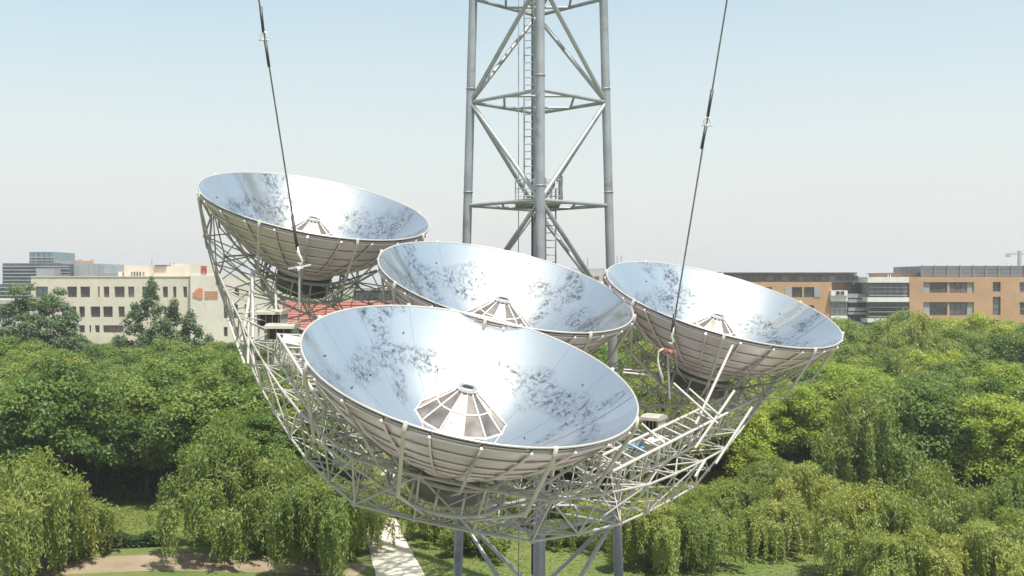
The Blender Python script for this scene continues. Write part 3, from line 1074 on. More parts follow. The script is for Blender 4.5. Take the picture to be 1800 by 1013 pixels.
# ------------------------------------------------------------------ buildings
def wall_holes(mb, x0, x1, z0, z1, y, holes, depth):
    """Front wall in the plane y with reveals going back by depth."""
    xs = sorted(set([x0, x1] + [h[0] for h in holes] + [h[1] for h in holes]))
    zs = sorted(set([z0, z1] + [h[2] for h in holes] + [h[3] for h in holes]))
    for i in range(len(xs) - 1):
        for j in range(len(zs) - 1):
            cx, cz = (xs[i] + xs[i + 1]) / 2, (zs[j] + zs[j + 1]) / 2
            if any(h[0] < cx < h[1] and h[2] < cz < h[3] for h in holes): continue
            mb.add([(xs[i], y, zs[j]), (xs[i + 1], y, zs[j]), (xs[i + 1], y, zs[j + 1]), (xs[i], y, zs[j + 1])], [(0, 1, 2, 3)])
    for a, b_, c, d in holes:
        Y = y + depth
        mb.add([(a, y, c), (b_, y, c), (b_, y, d), (a, y, d), (a, Y, c), (b_, Y, c), (b_, Y, d), (a, Y, d)],
               [(0, 4, 5, 1), (1, 5, 6, 2), (2, 6, 7, 3), (3, 7, 4, 0)])


def shell(mb, x0, x1, y0, y1, z0, z1):
    """Sides, back and roof of a block whose front is built apart."""
    mb.add([(x0, y0, z0), (x1, y0, z0), (x1, y1, z0), (x0, y1, z0), (x0, y0, z1), (x1, y0, z1), (x1, y1, z1), (x0, y1, z1)],
           [(4, 5, 6, 7), (1, 2, 6, 5), (2, 3, 7, 6), (3, 0, 4, 7)])


def px_box(D, x0, x1, y0, y1):
    a = at(x0, y1, D); b_ = at(x1, y0, D)
    return a.x, b_.x, a.z, b_.z


def window(parent, x0, x1, z0, z1, y, glass, fr, mull=1, trans=0, t=0.08):
    """Frame with mullions; the pane sits behind it."""
    mb = MB()
    mb.box(x0, x0 + t, y, y + .08, z0, z1); mb.box(x1 - t, x1, y, y + .08, z0, z1)
    mb.box(x0 + t, x1 - t, y, y + .08, z0, z0 + t); mb.box(x0 + t, x1 - t, y, y + .08, z1 - t, z1)
    for i in range(mull):
        x = x0 + (x1 - x0) * (i + 1) / (mull + 1)
        mb.box(x - t / 2, x + t / 2, y + .005, y + .07, z0 + t, z1 - t)
    for i in range(trans):
        z = z0 + (z1 - z0) * (i + 1) / (trans + 1)
        mb.box(x0 + t, x1 - t, y + .012, y + .06, z - t / 2, z + t / 2)
    w = mb.build('window', fr, parent)
    mb = MB(); mb.box(x0 + .02, x1 - .02, y + .09, y + .12, z0 + .02, z1 - .02)
    mb.build('pane', glass, w)
    return w


# --- beige building on the left
D = 200.0
bx = empty('beige_building', (at(200, 600, D).x, D + 8, 0), 'long beige four storey building on the left with rows of dark windows and orange sign', 'building')
rows = [(504, 523, [(118, 135, 2), (141, 158, 3), (172, 175, 0), (182, 192, 2), (201, 219, 2), (225, 236, 1), (250, 259, 1), (266, 274, 1), (286, 295, 1), (304, 310, 0), (322, 329, 0)]),
        (539, 558, [(108, 114, 0), (127, 134, 1), (139, 149, 2), (159, 176, 3), (181, 198, 3), (208, 219, 2), (232, 243, 2), (252, 262, 1), (288, 293, 0), (299, 303, 0), (308, 313, 0)]),
        (572, 585, [(125, 134, 1), (139, 149, 1), (157, 160, 0), (167, 175, 1), (181, 217, 4), (236, 252, 2), (290, 300, 1)]),
        (604, 620, [(125, 134, 1), (139, 149, 1), (181, 217, 4)])]
holes = []
spec = []
for (y0, y1, ws) in rows:
    for (a, b_, mu) in ws:
        h = px_box(D, a, b_, y0, y1); holes.append(h); spec.append((h, mu))
hb = px_box(D, 62, 84, 504, 530); holes.append(hb)
x0, x1, _, z1 = px_box(D, 55, 335, 487, 640)
mb = MB(); wall_holes(mb, x0, x1, 0, z1, D, holes, .55); shell(mb, x0, x1, D, D + 26, 0, z1)
mb.build('wall', M['beige'], bx)
for h, mu in spec: window(bx, *h, D + .42, M['curtain'], M['frame'], mu)
window(bx, *hb, D + .5, M['teal'], M['frame'], 1, 1)
x0, x1, _, zc = px_box(D, 54.3, 335.4, 485.6, 487)
mb = MB(); mb.box(x0, x1, D - .12, D + .5, z1 - .02, zc); mb.build('parapet', M['beige'], bx)
# right hand bay with the signs
y_ = D - 1.2
x0, x1, _, z1 = px_box(y_, 335, 470, 484, 640)
rows2 = [(535, 560, [(393, 400, 0), (410, 418, 0), (430, 440, 1)]), (575, 592, [(393, 400, 0), (410, 418, 0), (430, 440, 1)]), (507, 521, [(394, 399, 0), (412, 420, 0)])]
holes = []
for (a0, a1, ws) in rows2:
    for (a, b_, mu) in ws: holes.append(px_box(y_, a, b_, a0, a1))
mb = MB(); wall_holes(mb, x0, x1, 0, z1, y_, holes, .5); shell(mb, x0, x1, y_, D + 25, 0, z1)
mb.build('wall', M['beige2'], bx)
for h in holes: window(bx, *h, y_ + .38, M['curtain'], M['frame'], 0)
for (a, b_, t0, t1, dy, m) in ((335, 374, 464, 484, 0.25, 'beige2'), (325, 335, 466, 487, 4, 'beige2'), (262, 325, 468, 487, 9, 'beige'), (300, 325, 464, 470, 12, 'beige'), (218, 262, 466.5, 487, 6, 'beige'), (208, 218, 478, 487, 7, 'beige2')):
    q0, q1, r0, r1 = px_box(y_ + dy, a, b_, t0, t1)
    mb = MB(); mb.box(q0, q1, y_ + dy, y_ + dy + 6, r0 - (.3 if t1 > 480 else 0), r1)
    blk = mb.build('roof_room', M[m], bx)
    if a == 218:
        for wx in (230, 235, 240, 245, 251):
            g0, g1, k0, k1 = px_box(y_ + dy - .06, wx, wx + 2.6, 478, 485.5)
            mb = MB(); mb.box(g0, g1, y_ + dy - .06, y_ + dy - .003, k0, k1); mb.build('window', M['curtain'], blk)
    if a == 208:
        for wx in (215.2, 219.5):
            g0, g1, k0, k1 = px_box(y_ + dy - .06, wx, wx + 2.2, 478.5, 485.5)
            mb = MB(); mb.box(g0, g1, y_ + dy - .06, y_ + dy - .003, k0, k1); mb.build('window', M['curtain'], blk)
    if a == 262:
        g0, g1, k0, k1 = px_box(y_ + dy - .2, 272, 293, 466.4, 468)
        mb = MB(); mb.box(g0, g1, y_ + dy - .4, y_ + dy + 2, k0, k1 + .05); mb.build('canopy', M['frame'], blk)
# red roof character
sg = MB()
def stroke(mb, D_, x0, x1, y0, y1, t=0.12):
    a = px_box(D_, x0, x1, y0, y1); mb.box(a[0], a[1], D_ - t, D_ - .003, a[2], a[3])
Ys = y_ + .2
for s in ((353.4, 363.6, 467.6, 469.0), (355.9, 357.0, 469.0, 472.2), (360.2, 361.3, 469.0, 472.2), (353.8, 355.0, 472.2, 480.4), (362.2, 363.4, 472.2, 480.4), (355.0, 362.2, 472.2, 473.4), (355.0, 362.2, 479.2, 480.4), (356.0, 357.0, 473.4, 477.0), (360.2, 361.2, 473.4, 477.0), (361.2, 362.2, 476.2, 477.0)):
    stroke(sg, Ys, *s)
sign = sg.build('roof_sign', M['red'], bx)
# orange emblem and two lines of characters
eb_ = MB()
pts = [(345, 509), (351, 506), (356, 508), (356, 525), (349, 525), (344, 523), (338, 521), (343, 518), (338.5, 514), (345, 515), (342, 511)]
fr_ = [at(px, py, y_ - .15) for px, py in pts]; bk = [at(px, py, y_ - .01) for px, py in pts]
cen = sum(fr_, Vector()) / len(fr_)
k = len(pts)
eb_.add([tuple(p) for p in fr_] + [(p.x, y_ - .004, p.z) for p in fr_] + [tuple(cen)], [(i, (i + 1) % k, 2 * k) for i in range(k)] + [(i, k + i, k + (i + 1) % k, (i + 1) % k) for i in range(k)])
eb_.build('emblem', M['signor'], bx)
g = np.random.default_rng(8)
for (yy0, yy1, xx0, xx1, cnt) in ((512, 518, 359.5, 383, 5), (520, 525.5, 359.5, 383, 7)):
    sb = MB()
    wch = (xx1 - xx0) / cnt
    for c_ in range(cnt):
        a = xx0 + c_ * wch
        hs = sorted(g.uniform(yy0 + .5, yy1 - .8, 2))
        for x_ in (a + .5, a + wch - 1.1): stroke(sb, y_, x_, x_ + .75, yy0, yy1, .1)
        for h_ in (yy0, hs[1], yy1 - .8): stroke(sb, y_, a + 1.25, a + wch - 1.1, h_, h_ + .8, .09)
    sb.build('sign_lettering', M['signor'], bx)
# roof aerials
for px, t0 in ((267, 455), (300, 462), (306, 461)):
    p = at(px, 468, y_ + 10); q = at(px, t0, y_ + 10)
    mb = MB(); mb.tube([p, q], .06, 6); mb.build('aerial', M['wire'], bx)

# --- glass building far left
D = 290.0
gx = empty('glass_office_building', (at(80, 600, D).x, D + 10, 0), 'dark blue grey glass office block rising behind the beige building', 'building')
for (a, b_, t0, m, dy, dep) in ((5, 100, 463, 'bluegrey', 0, 30), (-60, 55, 500, 'bluegrey', -3, 20), (52, 95, 443, 'teal', 4, 14), (95, 124, 458, 'lgrey', 3, 14), (100, 122, 464.5, 'bluegrey', -2, 20), (122, 171, 463.5, 'lgrey', 1, 20), (171, 182, 466, 'lgrey', 3, 16), (182, 197, 480, 'lgrey', 3, 16), (64, 96, 472, 'lgrey', -6, 10)):
    q0, q1, r0, r1 = px_box(D + dy, a, b_, t0, 640)
    mb = MB(); mb.box(q0, q1, D + dy, D + dy + dep, 0, r1)
    blk = mb.build('block', M[m], gx)
    lines_ = {5: range(468, 500, 6), -60: range(505, 545, 7), 52: (452, 457, 462), 100: (468, 472, 478, 483), 122: ()}.get(a, ())
    for ly in lines_:
        g0, g1, k0, k1 = px_box(D + dy - .3, a, b_, ly, ly + 1.6)
        mb = MB(); mb.box(g0, g1, D + dy - .3, D + dy - .01, k0, k1); mb.build('spandrel', M['greyp'], blk)
    if a in (5, -60, 52, 122):
        for xx in np.arange(a + 6, b_ - 2, 9.5):
            g0, g1, k0, k1 = px_box(D + dy - .15, xx, xx + .7, t0 + .5, 540)
            mb = MB(); mb.box(g0, g1, D + dy - .15, D + dy - .012, k0, k1); mb.build('mullion', M['bluegrey'] if a != 122 else M['greyp'], blk)
mb = MB()
for i in range(14):
    px = 128 + i * 2.6
    p = at(px, 463.5, D + 5); h_ = g.uniform(.5, 1.7)
    mb.box(p.x, p.x + .3, D + 5, D + 5.3, p.z - .05, p.z + h_)
p = at(130, 463, D + 5); q = at(165, 458, D + 5)
mb.box(p.x, q.x, D + 5.05, D + 5.25, p.z + .5, p.z + .7)
mb.build('roof_scaffold', M['orange2'], gx)

D = 170.0
lx_ = empty('low_hall', (at(0, 600, D).x, D + 5, 0), 'low pale hall with white eaves at the left edge behind the trees', 'building')
q0, q1, r0, r1 = px_box(D, -60, 17, 533, 640); mb = MB(); mb.box(q0, q1, D, D + 12, 0, r1); mb.build('wall', M['white'], lx_)
q0, q1, r0, r1 = px_box(D, -62, 19, 527, 534); mb = MB(); mb.box(q0, q1, D - .8, D + 12.8, r0, r1); mb.build('roof', M['rim'], lx_)
for i in range(5):
    window(lx_, *px_box(D - .1, -6 + 5 * i, -3 + 5 * i, 558, 566), D - .13, M['glass'], M['frame'], 0)

# --- orange building on the right
D = 190.0
ox = empty('orange_building', (at(1560, 600, D).x, D + 8, 0), 'orange brick building on the right with a white glazed bay and grey roof louvres', 'building')
def block(a, b_, t0, t1, dy, dep, m, name='wall', parent=None):
    q0, q1, r0, r1 = px_box(D + dy, a, b_, t0, t1)
    mb = MB(); mb.box(q0, q1, D + dy, D + dy + dep, r0 if t1 < 600 else 0, r1)
    return mb.build(name, M[m], parent or ox)
# left wing
holes = [px_box(D + 2, 1392, 1410, 505, 523), px_box(D + 2, 1413, 1431, 505, 523), px_box(D + 2, 1392, 1410, 537, 556), px_box(D + 2, 1413, 1431, 537, 556), px_box(D + 2, 1340, 1357, 505, 523), px_box(D + 2, 1300, 1317, 505, 523)]
q0, q1, r0, r1 = px_box(D + 2, 1180, 1462, 496, 640)
mb = MB(); wall_holes(mb, q0, q1, 0, r1, D + 2, holes, .4); shell(mb, q0, q1, D + 2, D + 20, 0, r1); mb.build('wall', M['orange'], ox)
for h in holes: window(ox, *h, D + 2.3, M['glass'], M['frame'], 1, 1)
for (a, b_) in ((1380, 1391.5), (1431.5, 1442)): block(a, b_, 505, 523, 1.93, .07 - .004, 'greyp', 'infill_panel')
blk = block(1185, 1506, 480, 496.2, 4, 12, 'louvre', 'penthouse')
block(1180, 1507, 479, 481, 2.6, 14, 'frame', 'roof')
for xx in np.arange(1200, 1500, 13.5):
    window(blk, *px_box(D + 3.9, xx, xx + 11.5, 484.5, 494.5), D + 3.86, M['glass'], M['louvre'], 0)
block(1462, 1528, 496, 640, 6, 14, 'orange')
# balcony part
block(1461, 1490, 511, 520, 1.0, 5.5, 'white', 'balcony_front'); block(1461, 1490, 556, 563, 1.0, 5.5, 'white', 'balcony_front')
window(ox, *px_box(D + 1.6, 1462, 1489, 530, 556), D + 1.6, M['glass'], M['greyp'], 2, 1)
block(1461, 1490, 520, 530, 1.3, 5, 'white', 'balcony_front')
window(ox, *px_box(D + .9, 1470, 1476, 512, 518), D + .86, M['glass'], M['frame'], 0); window(ox, *px_box(D + .9, 1478, 1484, 512, 518), D + .86, M['glass'], M['frame'], 0)
for (t0, t1) in ((517, 524), (526, 532), (541, 547), (549, 553), (566, 577), (580, 592), (594, 600)):
    block(1491, 1524, t0, t1, 2.0, 4, 'lgrey', 'balcony_front')
window(ox, *px_box(D + 3.2, 1493, 1522, 532, 541), D + 3.2, M['curtain'], M['frame'], 2)
window(ox, *px_box(D + 3.2, 1493, 1522, 500, 517), D + 5.2, M['curtain'], M['frame'], 2)
window(ox, *px_box(D + 3.2, 1493, 1522, 553, 566), D + 3.2, M['curtain'], M['frame'], 2)
# white glazed bay
block(1527, 1596, 497, 640, 1.2, 10, 'greyp', 'bay_core')
for (t0, t1) in ((487, 497), (523, 531), (560, 567), (597, 606)):
    block(1525, 1598, t0, t1, -.8, 11, 'white', 'floor_band')
for (t0, t1) in ((497, 523), (531, 560), (567, 597)):
    q = px_box(D + .2, 1527.5, 1596, t0, t1)
    w = window(ox, q[0], q[1], q[2] + .02, q[3] - .02, D + .4, M['glass'], M['frame'], 5, 0)
    for f_ in np.linspace(t0 + (t1 - t0) * .3, t1 - 4, 3):
        a = px_box(D - .3, 1527.5, 1596, f_, f_ + 1.2)
        mb = MB(); mb.box(a[0], a[1], D - .3, D - .1, a[2], a[3]); mb.build('sun_fin', M['lgrey'], w)
block(1553, 1622, 481, 487, 4, 8, 'orange2', 'penthouse')
block(1552, 1623, 480, 481.3, 3.4, 9, 'frame', 'roof')
# right wing
holes = []
wn_ = []
for (t0, t1, dark) in ((497, 514, 0), (532, 554, 1), (569, 590, 1)):
    holes.append(px_box(D, 1623, 1712, t0 - .7, t1 + .7)); wn_.append((t0, t1, dark))
for (t0, t1) in ((496, 513), (522, 554), (563, 592)):
    for a in (1745, 1860): holes.append(px_box(D, a, a + 14, t0, t1))
for (t0, t1, _) in wn_: holes.append(px_box(D, 1792, 1850, t0 - .7, t1 + .7))
q0, q1, r0, r1 = px_box(D, 1598.5, 1900, 487, 640)
mb = MB(); wall_holes(mb, q0, q1, 0, r1, D, holes, .5); shell(mb, q0, q1, D, D + 20, 0, r1); mb.build('wall', M['orange'], ox)
for (t0, t1, dark) in wn_:
    for base in (1623, 1792 - 30):
        if base == 1623:
            block(1623.2, 1634, t0 - .5, t1 + .5, .3, .15, 'greyp', 'infill_panel'); block(1700, 1711.8, t0 - .5, t1 + .5, .3, .15, 'greyp', 'infill_panel'); block(1665, 1669, t0 - .5, t1 + .5, .2, .2, 'orange2', 'infill_panel')
            for (a, b_) in ((1634, 1665), (1669, 1700)):
                window(ox, *px_box(D + .3, a, b_, t0, t1), D + .3, M['glass'] if dark else M['curtain'], M['frame'], 2, 1)
        else:
            window(ox, *px_box(D + .3, 1792, 1850, t0, t1), D + .3, M['curtain'], M['greyp'], 3, 1)
for (t0, t1) in ((496, 513), (522, 554), (563, 592)):
    for a in (1745, 1860): window(ox, *px_box(D + .3, a, a + 14, t0, t1), D + .3, M['glass'], M['frame'], 0, 2)
lv = block(1619, 1900, 468, 487.2, 3, 14, 'louvre', 'roof_plant')
for ly in np.arange(467.5, 487, 2.4):
    a = px_box(D + 2.8, 1618, 1900, ly, ly + .9)
    mb = MB(); mb.box(a[0], a[1], D + 2.75, D + 2.98, a[2], a[3]); mb.build('slat', M['lgrey'], lv)
for px in np.arange(1620, 1890, 22.5):
    a = px_box(D + 2.6, px, px + 1.2, 466, 487)
    mb = MB(); mb.box(a[0], a[1], D + 2.55, D + 2.73, a[2], a[3]); mb.build('post', M['louvre'], lv)
for px, t0, t1 in ((1561, 472, 487), (1565, 475, 487), (1635, 476, 487), (1771, 462, 468)):
    p = at(px, t1, D + 3.5); q = at(px, t0, D + 3.5)
    mb = MB(); mb.tube([p, q], .08, 6); mb.build('aerial', M['fitting'], ox)

# --- small distant buildings
D = 104.0
rx_ = empty('red_roof_house', (at(590, 600, D).x, D + 5, 0), 'low building with a red striped roof seen through the frame left of the dishes', 'building')
e0 = at(478, 580, D); e1 = at(720, 580, D); r0_ = at(503, 529, D + 9); r1_ = at(700, 529, D + 9)
mb = MB(); mb.box(e0.x + .5, e1.x - .5, D + .6, D + 18, 0, e0.z - .1); mb.build('wall', M['beige'], rx_)
for i in range(12):
    t0, t1 = i / 12, (i + 1) / 12 - .004
    A = [e0.lerp(r0_, t0), e1.lerp(r1_, t0), e1.lerp(r1_, t1), e0.lerp(r0_, t1)]
    up = Vector((0, -.05, .06))
    B = [A[0] + up, A[1] + up, A[2] + up * .3, A[3] + up * .3]
    mb = MB(); mb.add([tuple(p) for p in A + B], [(3, 2, 1, 0), (4, 5, 6, 7), (0, 1, 5, 4), (1, 2, 6, 5), (2, 3, 7, 6), (3, 0, 4, 7)])
    mb.build('roof_strip', M['roofred'], rx_)
mb = MB()
mb.add([tuple(r0_), tuple(r1_), (e1.x, D + 18, e1.z), (e0.x, D + 18, e0.z), (e0.x, D + .2, e0.z - .3), (e1.x, D + .2, e1.z - .3)], [(0, 1, 2, 3), (4, 5, 1, 0), (4, 0, 3), (5, 2, 1)])
mb.build('roof_base', M['frame'], rx_)

D = 128.0
kx = empty('dark_glazed_hall', (at(660, 600, D).x, D + 5, 0), 'dark glazed hall glimpsed between the highest dish and the middle dish', 'building')
q0, q1, r0, r1 = px_box(D, 622, 760, 511, 640); mb = MB(); mb.box(q0, q1, D, D + 14, 0, r1); mb.build('wall', M['frame'], kx)
mb = MB(); mb.box(q0 - .3, q1 + .3, D - .5, D + 14.3, r1, r1 + .35); mb.build('roof', M['greyp'], kx)
for i in range(6):
    window(kx, *px_box(D - .1, 626 + i * 19, 643 + i * 19, 515, 545), D - .14, M['glass'], M['greyp'], 1, 1)

D = 270.0
fx = empty('pink_building', (at(1056, 600, D).x, D + 5, 0), 'distant pinkish building with a grey roof seen between tower leg and right dish', 'building')
q0, q1, r0, r1 = px_box(D, 990, 1120, 480, 640); mb = MB(); mb.box(q0, q1, D, D + 14, 0, r1); mb.build('wall', M['farpink'], fx)
q0, q1, r0, r1 = px_box(D, 1000, 1110, 472, 480); mb = MB(); mb.box(q0, q1, D + 2, D + 12, r0, r1); mb.build('roof_room', M['lgrey'], fx)
for i in range(7):
    window(fx, *px_box(D - .1, 1000 + i * 15, 1008 + i * 15, 486, 492), D - .14, M['glass'], M['frame'], 0)
for px, t in ((1033, 453), (1026, 458), (1085, 450), (1092, 449)):
    mb = MB(); mb.tube([at(px, 476, D + 4), at(px, t, D + 4)], .14, 6); mb.build('aerial', M['lgrey'], fx)

D = 620.0
cx_ = empty('tower_crane', (at(1792, 480, D).x, D, 0), 'tiny distant tower crane above the grey roof louvres at the right edge', 'crane')
mb = MB(); p = at(1792, 441, D)
mb.box(p.x - .8, p.x + .8, D - .8, D + .8, 0, p.z); mb.build('mast', M['lgrey'], cx_)
mb = MB(); q = at(1792, 447, D); mb.box(p.x - 8, p.x + 20, D - .35, D + .35, q.z - .35, q.z + .35); mb.build('jib', M['lgrey'], cx_)
mb = MB(); mb.box(p.x - 8, p.x - 5.5, D - .6, D + .6, q.z - 1.8, q.z - .36); mb.build('counterweight', M['lgrey'], cx_)
mb = MB(); mb.tube([p, (p.x + 16, D, q.z + .4)], .15, 4); mb.tube([p, (p.x - 7, D, q.z + .4)], .15, 4); mb.build('stay', M['lgrey'], cx_)


# ------------------------------------------------------------------ trees
def leaf_mesh(name, c, nrm, ax, ln, wd, tint, mat):
    """Many rhombic leaves as one mesh: centres, normals, long axes, sizes."""
    n_ = len(c)
    nrm = nrm / np.linalg.norm(nrm, axis=1, keepdims=True)
    ax = ax - (ax * nrm).sum(1, keepdims=True) * nrm
    ax /= np.maximum(np.linalg.norm(ax, axis=1, keepdims=True), 1e-6)
    bi = np.cross(nrm, ax)
    ln = ln[:, None]; wd = wd[:, None]
    v = np.empty((n_, 4, 3), np.float32)
    v[:, 0] = c - ax * ln; v[:, 1] = c + bi * wd - nrm * wd * .25
    v[:, 2] = c + ax * ln; v[:, 3] = c - bi * wd - nrm * wd * .25
    me = bpy.data.meshes.new(name)
    me.vertices.add(n_ * 4); me.vertices.foreach_set("co", v.ravel())
    me.loops.add(n_ * 4); me.loops.foreach_set("vertex_index", np.arange(n_ * 4, dtype=np.int32))
    me.polygons.add(n_)
    me.polygons.foreach_set("loop_start", np.arange(0, n_ * 4, 4, dtype=np.int32))
    me.polygons.foreach_set("loop_total", np.full(n_, 4, np.int32))
    a = me.attributes.new("tint", 'FLOAT', 'FACE')
    a.data.foreach_set("value", np.clip(tint, 0, 1).astype(np.float32))
    me.materials.append(mat)
    me.update(calc_edges=True)
    return me


def unit(g, k):
    d = g.normal(size=(k, 3)); return d / np.linalg.norm(d, axis=1, keepdims=True)


def clump_leaves(g, cen, rad, per, size, squash=0.8):
    C_ = []; N_ = []; T_ = []; S_ = []
    for c, r in zip(cen, rad):
        k = max(20, int(per * (r / 1.2) ** 2))
        d = unit(g, k); d[:, 2] = np.where(d[:, 2] < -.35, -d[:, 2], d[:, 2])
        rr = r * (g.random(k) ** .35) * (1 + g.normal(0, .14, k))
        C_.append(c + d * rr[:, None] * np.array([1, 1, squash]))
        N_.append(d * .75 + unit(g, k) * .7 + np.array([0, 0, .45]))
        T_.append(np.clip(g.uniform(.1, .9) + g.normal(0, .16, k), 0, 1))
        S_.append(size * g.uniform(.65, 1.35, k))
    return np.concatenate(C_), np.concatenate(N_), np.concatenate(T_), np.concatenate(S_)


def broad_crown(name, seed, mat, rx=3.6, rz=3.5, zc=4.9, k=78, per=430, size=.125):
    g = np.random.default_rng(seed)
    ga = PI * (3 - 5 ** .5)
    cen = []; rad = []
    lob = unit(g, 4)
    for i in range(k):
        z = 1 - 1.55 * (i + .5) / k
        a = ga * i + g.normal(0, .25)
        h = math.sqrt(max(0, 1 - z * z))
        d = np.array([h * math.cos(a), h * math.sin(a), z])
        s = 1 + .16 * max((lob @ d)) + g.normal(0, .1)
        p = d * np.array([rx, rx, rz]) * s * g.uniform(.72, .98)
        cen.append(p + np.array([0, 0, zc])); rad.append(g.uniform(.7, 1.25))
    for i in range(12):
        cen.append(unit(g, 1)[0] * np.array([rx, rx, rz]) * .4 + np.array([0, 0, zc])); rad.append(1.3)
    c, n_, t, s = clump_leaves(g, cen, rad, per, size)
    return leaf_mesh(name, c, n_, unit(g, len(c)), s, s * .55, t, mat)


def willow_crown(name, seed, mat, rx=3.2, h0=7.0, plumes=15, lf=.125, droop=1.0, low=2.7, sd=0.55):
    """Loose crown of plumes: each limb ends in a fluffy tuft with hanging streamers."""
    g = np.random.default_rng(seed)
    ga = PI * (3 - 5 ** .5)
    C_ = []; A_ = []; T_ = []; S_ = []
    tops = [(g.normal(0, .4), g.normal(0, .4), h0)]
    for i in range(1, plumes):
        f_ = i / plumes
        a = ga * i + g.normal(0, .5)
        rr = rx * f_ ** .55 * g.uniform(.6, 1.15)
        tops.append((rr * math.cos(a), rr * math.sin(a), h0 - (h0 - low) * f_ ** 1.15 + g.normal(0, sd)))
    for (px, py, pz) in tops:
        pr = g.uniform(.8, 1.35)
        tb = g.uniform(.1, .9)
        # tuft
        k = 190
        d = unit(g, k); d[:, 2] = np.abs(d[:, 2]) * 1.05 - .2
        p = np.array([px, py, pz - .3]) + d * (pr * g.random(k)[:, None] ** .4) * np.array([1, 1, .9])
        C_.append(p); A_.append(unit(g, k) + d * .6 + np.array([0, 0, -.3])); T_.append(np.clip(tb + g.normal(0, .15, k), 0, 1)); S_.append(lf * g.uniform(.6, 1.2, k))
        # secondary twigs with streamers
        for q in range(13):
            th = g.uniform(0, 2 * PI); rd_ = pr * g.uniform(.25, 1.15)
            c = np.array([px + rd_ * math.cos(th), py + rd_ * math.sin(th), pz - .15 - .5 * (rd_ / pr) ** 2 * pr + g.normal(0, .15)])
            tq = np.clip(tb + g.normal(0, .12), 0, 1)
            sway = g.normal(0, .16, 2)
            Lq = g.uniform(1.2, 3.7) * droop
            for s_ in range(9):
                L = g.uniform(.45, 1.0) * Lq
                m = max(4, int(L / .13))
                tt = np.linspace(0, 1, m)
                st = c + g.normal(0, .085, 3)
                p = st + np.stack([sway[0] * tt + .07 * np.sin(tt * 5 + s_), sway[1] * tt + .07 * np.cos(tt * 4 + s_), -L * tt], 1) + g.normal(0, .05, (m, 3))
                p = p[p[:, 2] > .35]
                if len(p) < 2: continue
                C_.append(p); A_.append(np.array([0, 0, -1.0]) + g.normal(0, .30, p.shape)); T_.append(np.clip(tq + g.normal(0, .1, len(p)), 0, 1)); S_.append(lf * g.uniform(.6, 1.25, len(p)))
    c = np.concatenate(C_); a = np.concatenate(A_); t = np.concatenate(T_); s = np.concatenate(S_)
    rad_ = c * np.array([1, 1, 0.0]); rad_ /= np.maximum(np.linalg.norm(rad_, axis=1, keepdims=True), .1)
    n_ = rad_ * .7 + unit(g, len(c)) * .8 + np.array([0, 0, .35])
    return leaf_mesh(name, c, n_, a, s * 1.15, s * .32, t, mat)


def poplar_crown(name, seed, mat, tops, size=.2):
    g = np.random.default_rng(seed)
    cen = []; rad = []
    for (x, y, z0, z1, r) in tops:
        k = int((z1 - z0) * 4.2)
        for i in range(k):
            f_ = i / (k - 1)
            rr = r * (math.sin(min(1, (1 - f_) * 1.25 + .02) * PI * .5)) * g.uniform(.35, .95)
            a = g.uniform(0, 2 * PI)
            cen.append(np.array([x + rr * math.cos(a), y + rr * math.sin(a), z0 + (z1 - z0) * f_])); rad.append(max(.45, 1.15 * (1 - f_ * .5) * g.uniform(.75, 1.2)))
    c, n_, t, s = clump_leaves(g, cen, rad, 300, size, 1.2)
    return leaf_mesh(name, c, n_, unit(g, len(c)) + np.array([0, 0, .8]), s, s * .5, t, mat)


def trunk_mesh(name, seed, h, r, fork, spread_, limbs=5):
    g = np.random.default_rng(seed)
    mb = MB()
    bend = g.normal(0, .15, 2)
    st = [(bend[0] * math.sin(z), bend[1] * math.sin(z * 1.3), z * fork) for z in np.linspace(0, 1, 5)]
    mb.tube(st, [r * 1.25, r, r * .9, r * .82, r * .75], 8)
    for i in range(limbs):
        a = 2 * PI * i / limbs + g.normal(0, .3)
        p0 = Vector(st[-1]) - Vector((0, 0, g.uniform(0, .5)))
        q = Vector((math.cos(a) * spread_ * g.uniform(.6, 1), math.sin(a) * spread_ * g.uniform(.6, 1), h * g.uniform(.7, 1)))
        m_ = p0.lerp(q, .5) + Vector((math.cos(a) * .2, math.sin(a) * .2, .25))
        mb.tube([p0, m_, q], [r * .6, r * .4, r * .15], 6)
    return mb.mesh(name, M['bark'], True)


KIND = {
    'broad': [(broad_crown('crown', 100 + i, M['leaf_a'], 3.5 + .3 * (i % 3), 3.4 + .25 * (i % 2)), trunk_mesh('trunk', 200 + i, 5.5, .17, 3.0, 2.0)) for i in range(5)],
    'bright': [(broad_crown('crown', 130 + i, M['leaf_b'], 3.5, 3.3, 4.8, 70), trunk_mesh('trunk', 230 + i, 5.3, .15, 2.8, 2.0)) for i in range(3)],
    'willow': [(willow_crown('crown', 160 + i, M['leaf_w'], 3.1 + .3 * (i % 3), 6.7 + .25 * (i % 3), 20 + 2 * (i % 3), .125, (1.0, 1.25, .8)[i % 3]), trunk_mesh('trunk', 260 + i, 6.2, .15, 2.0, 2.2, 7)) for i in range(6)],
}
KIND['curtain'] = [(willow_crown('crown', 180 + i, M['leaf_w'], 3.3 + .3 * (i % 2), 5.3, 13 + (i % 3), .125, 1.15, 3.3, .42), trunk_mesh('trunk', 280 + i, 4.8, .15, 1.8, 2.4, 7)) for i in range(5)]
TNAME = {'curtain': 'willow_tree', 'broad': 'broadleaf_tree', 'bright': 'bright_green_tree', 'willow': 'willow_tree'}
tg = np.random.default_rng(77)
placed = []


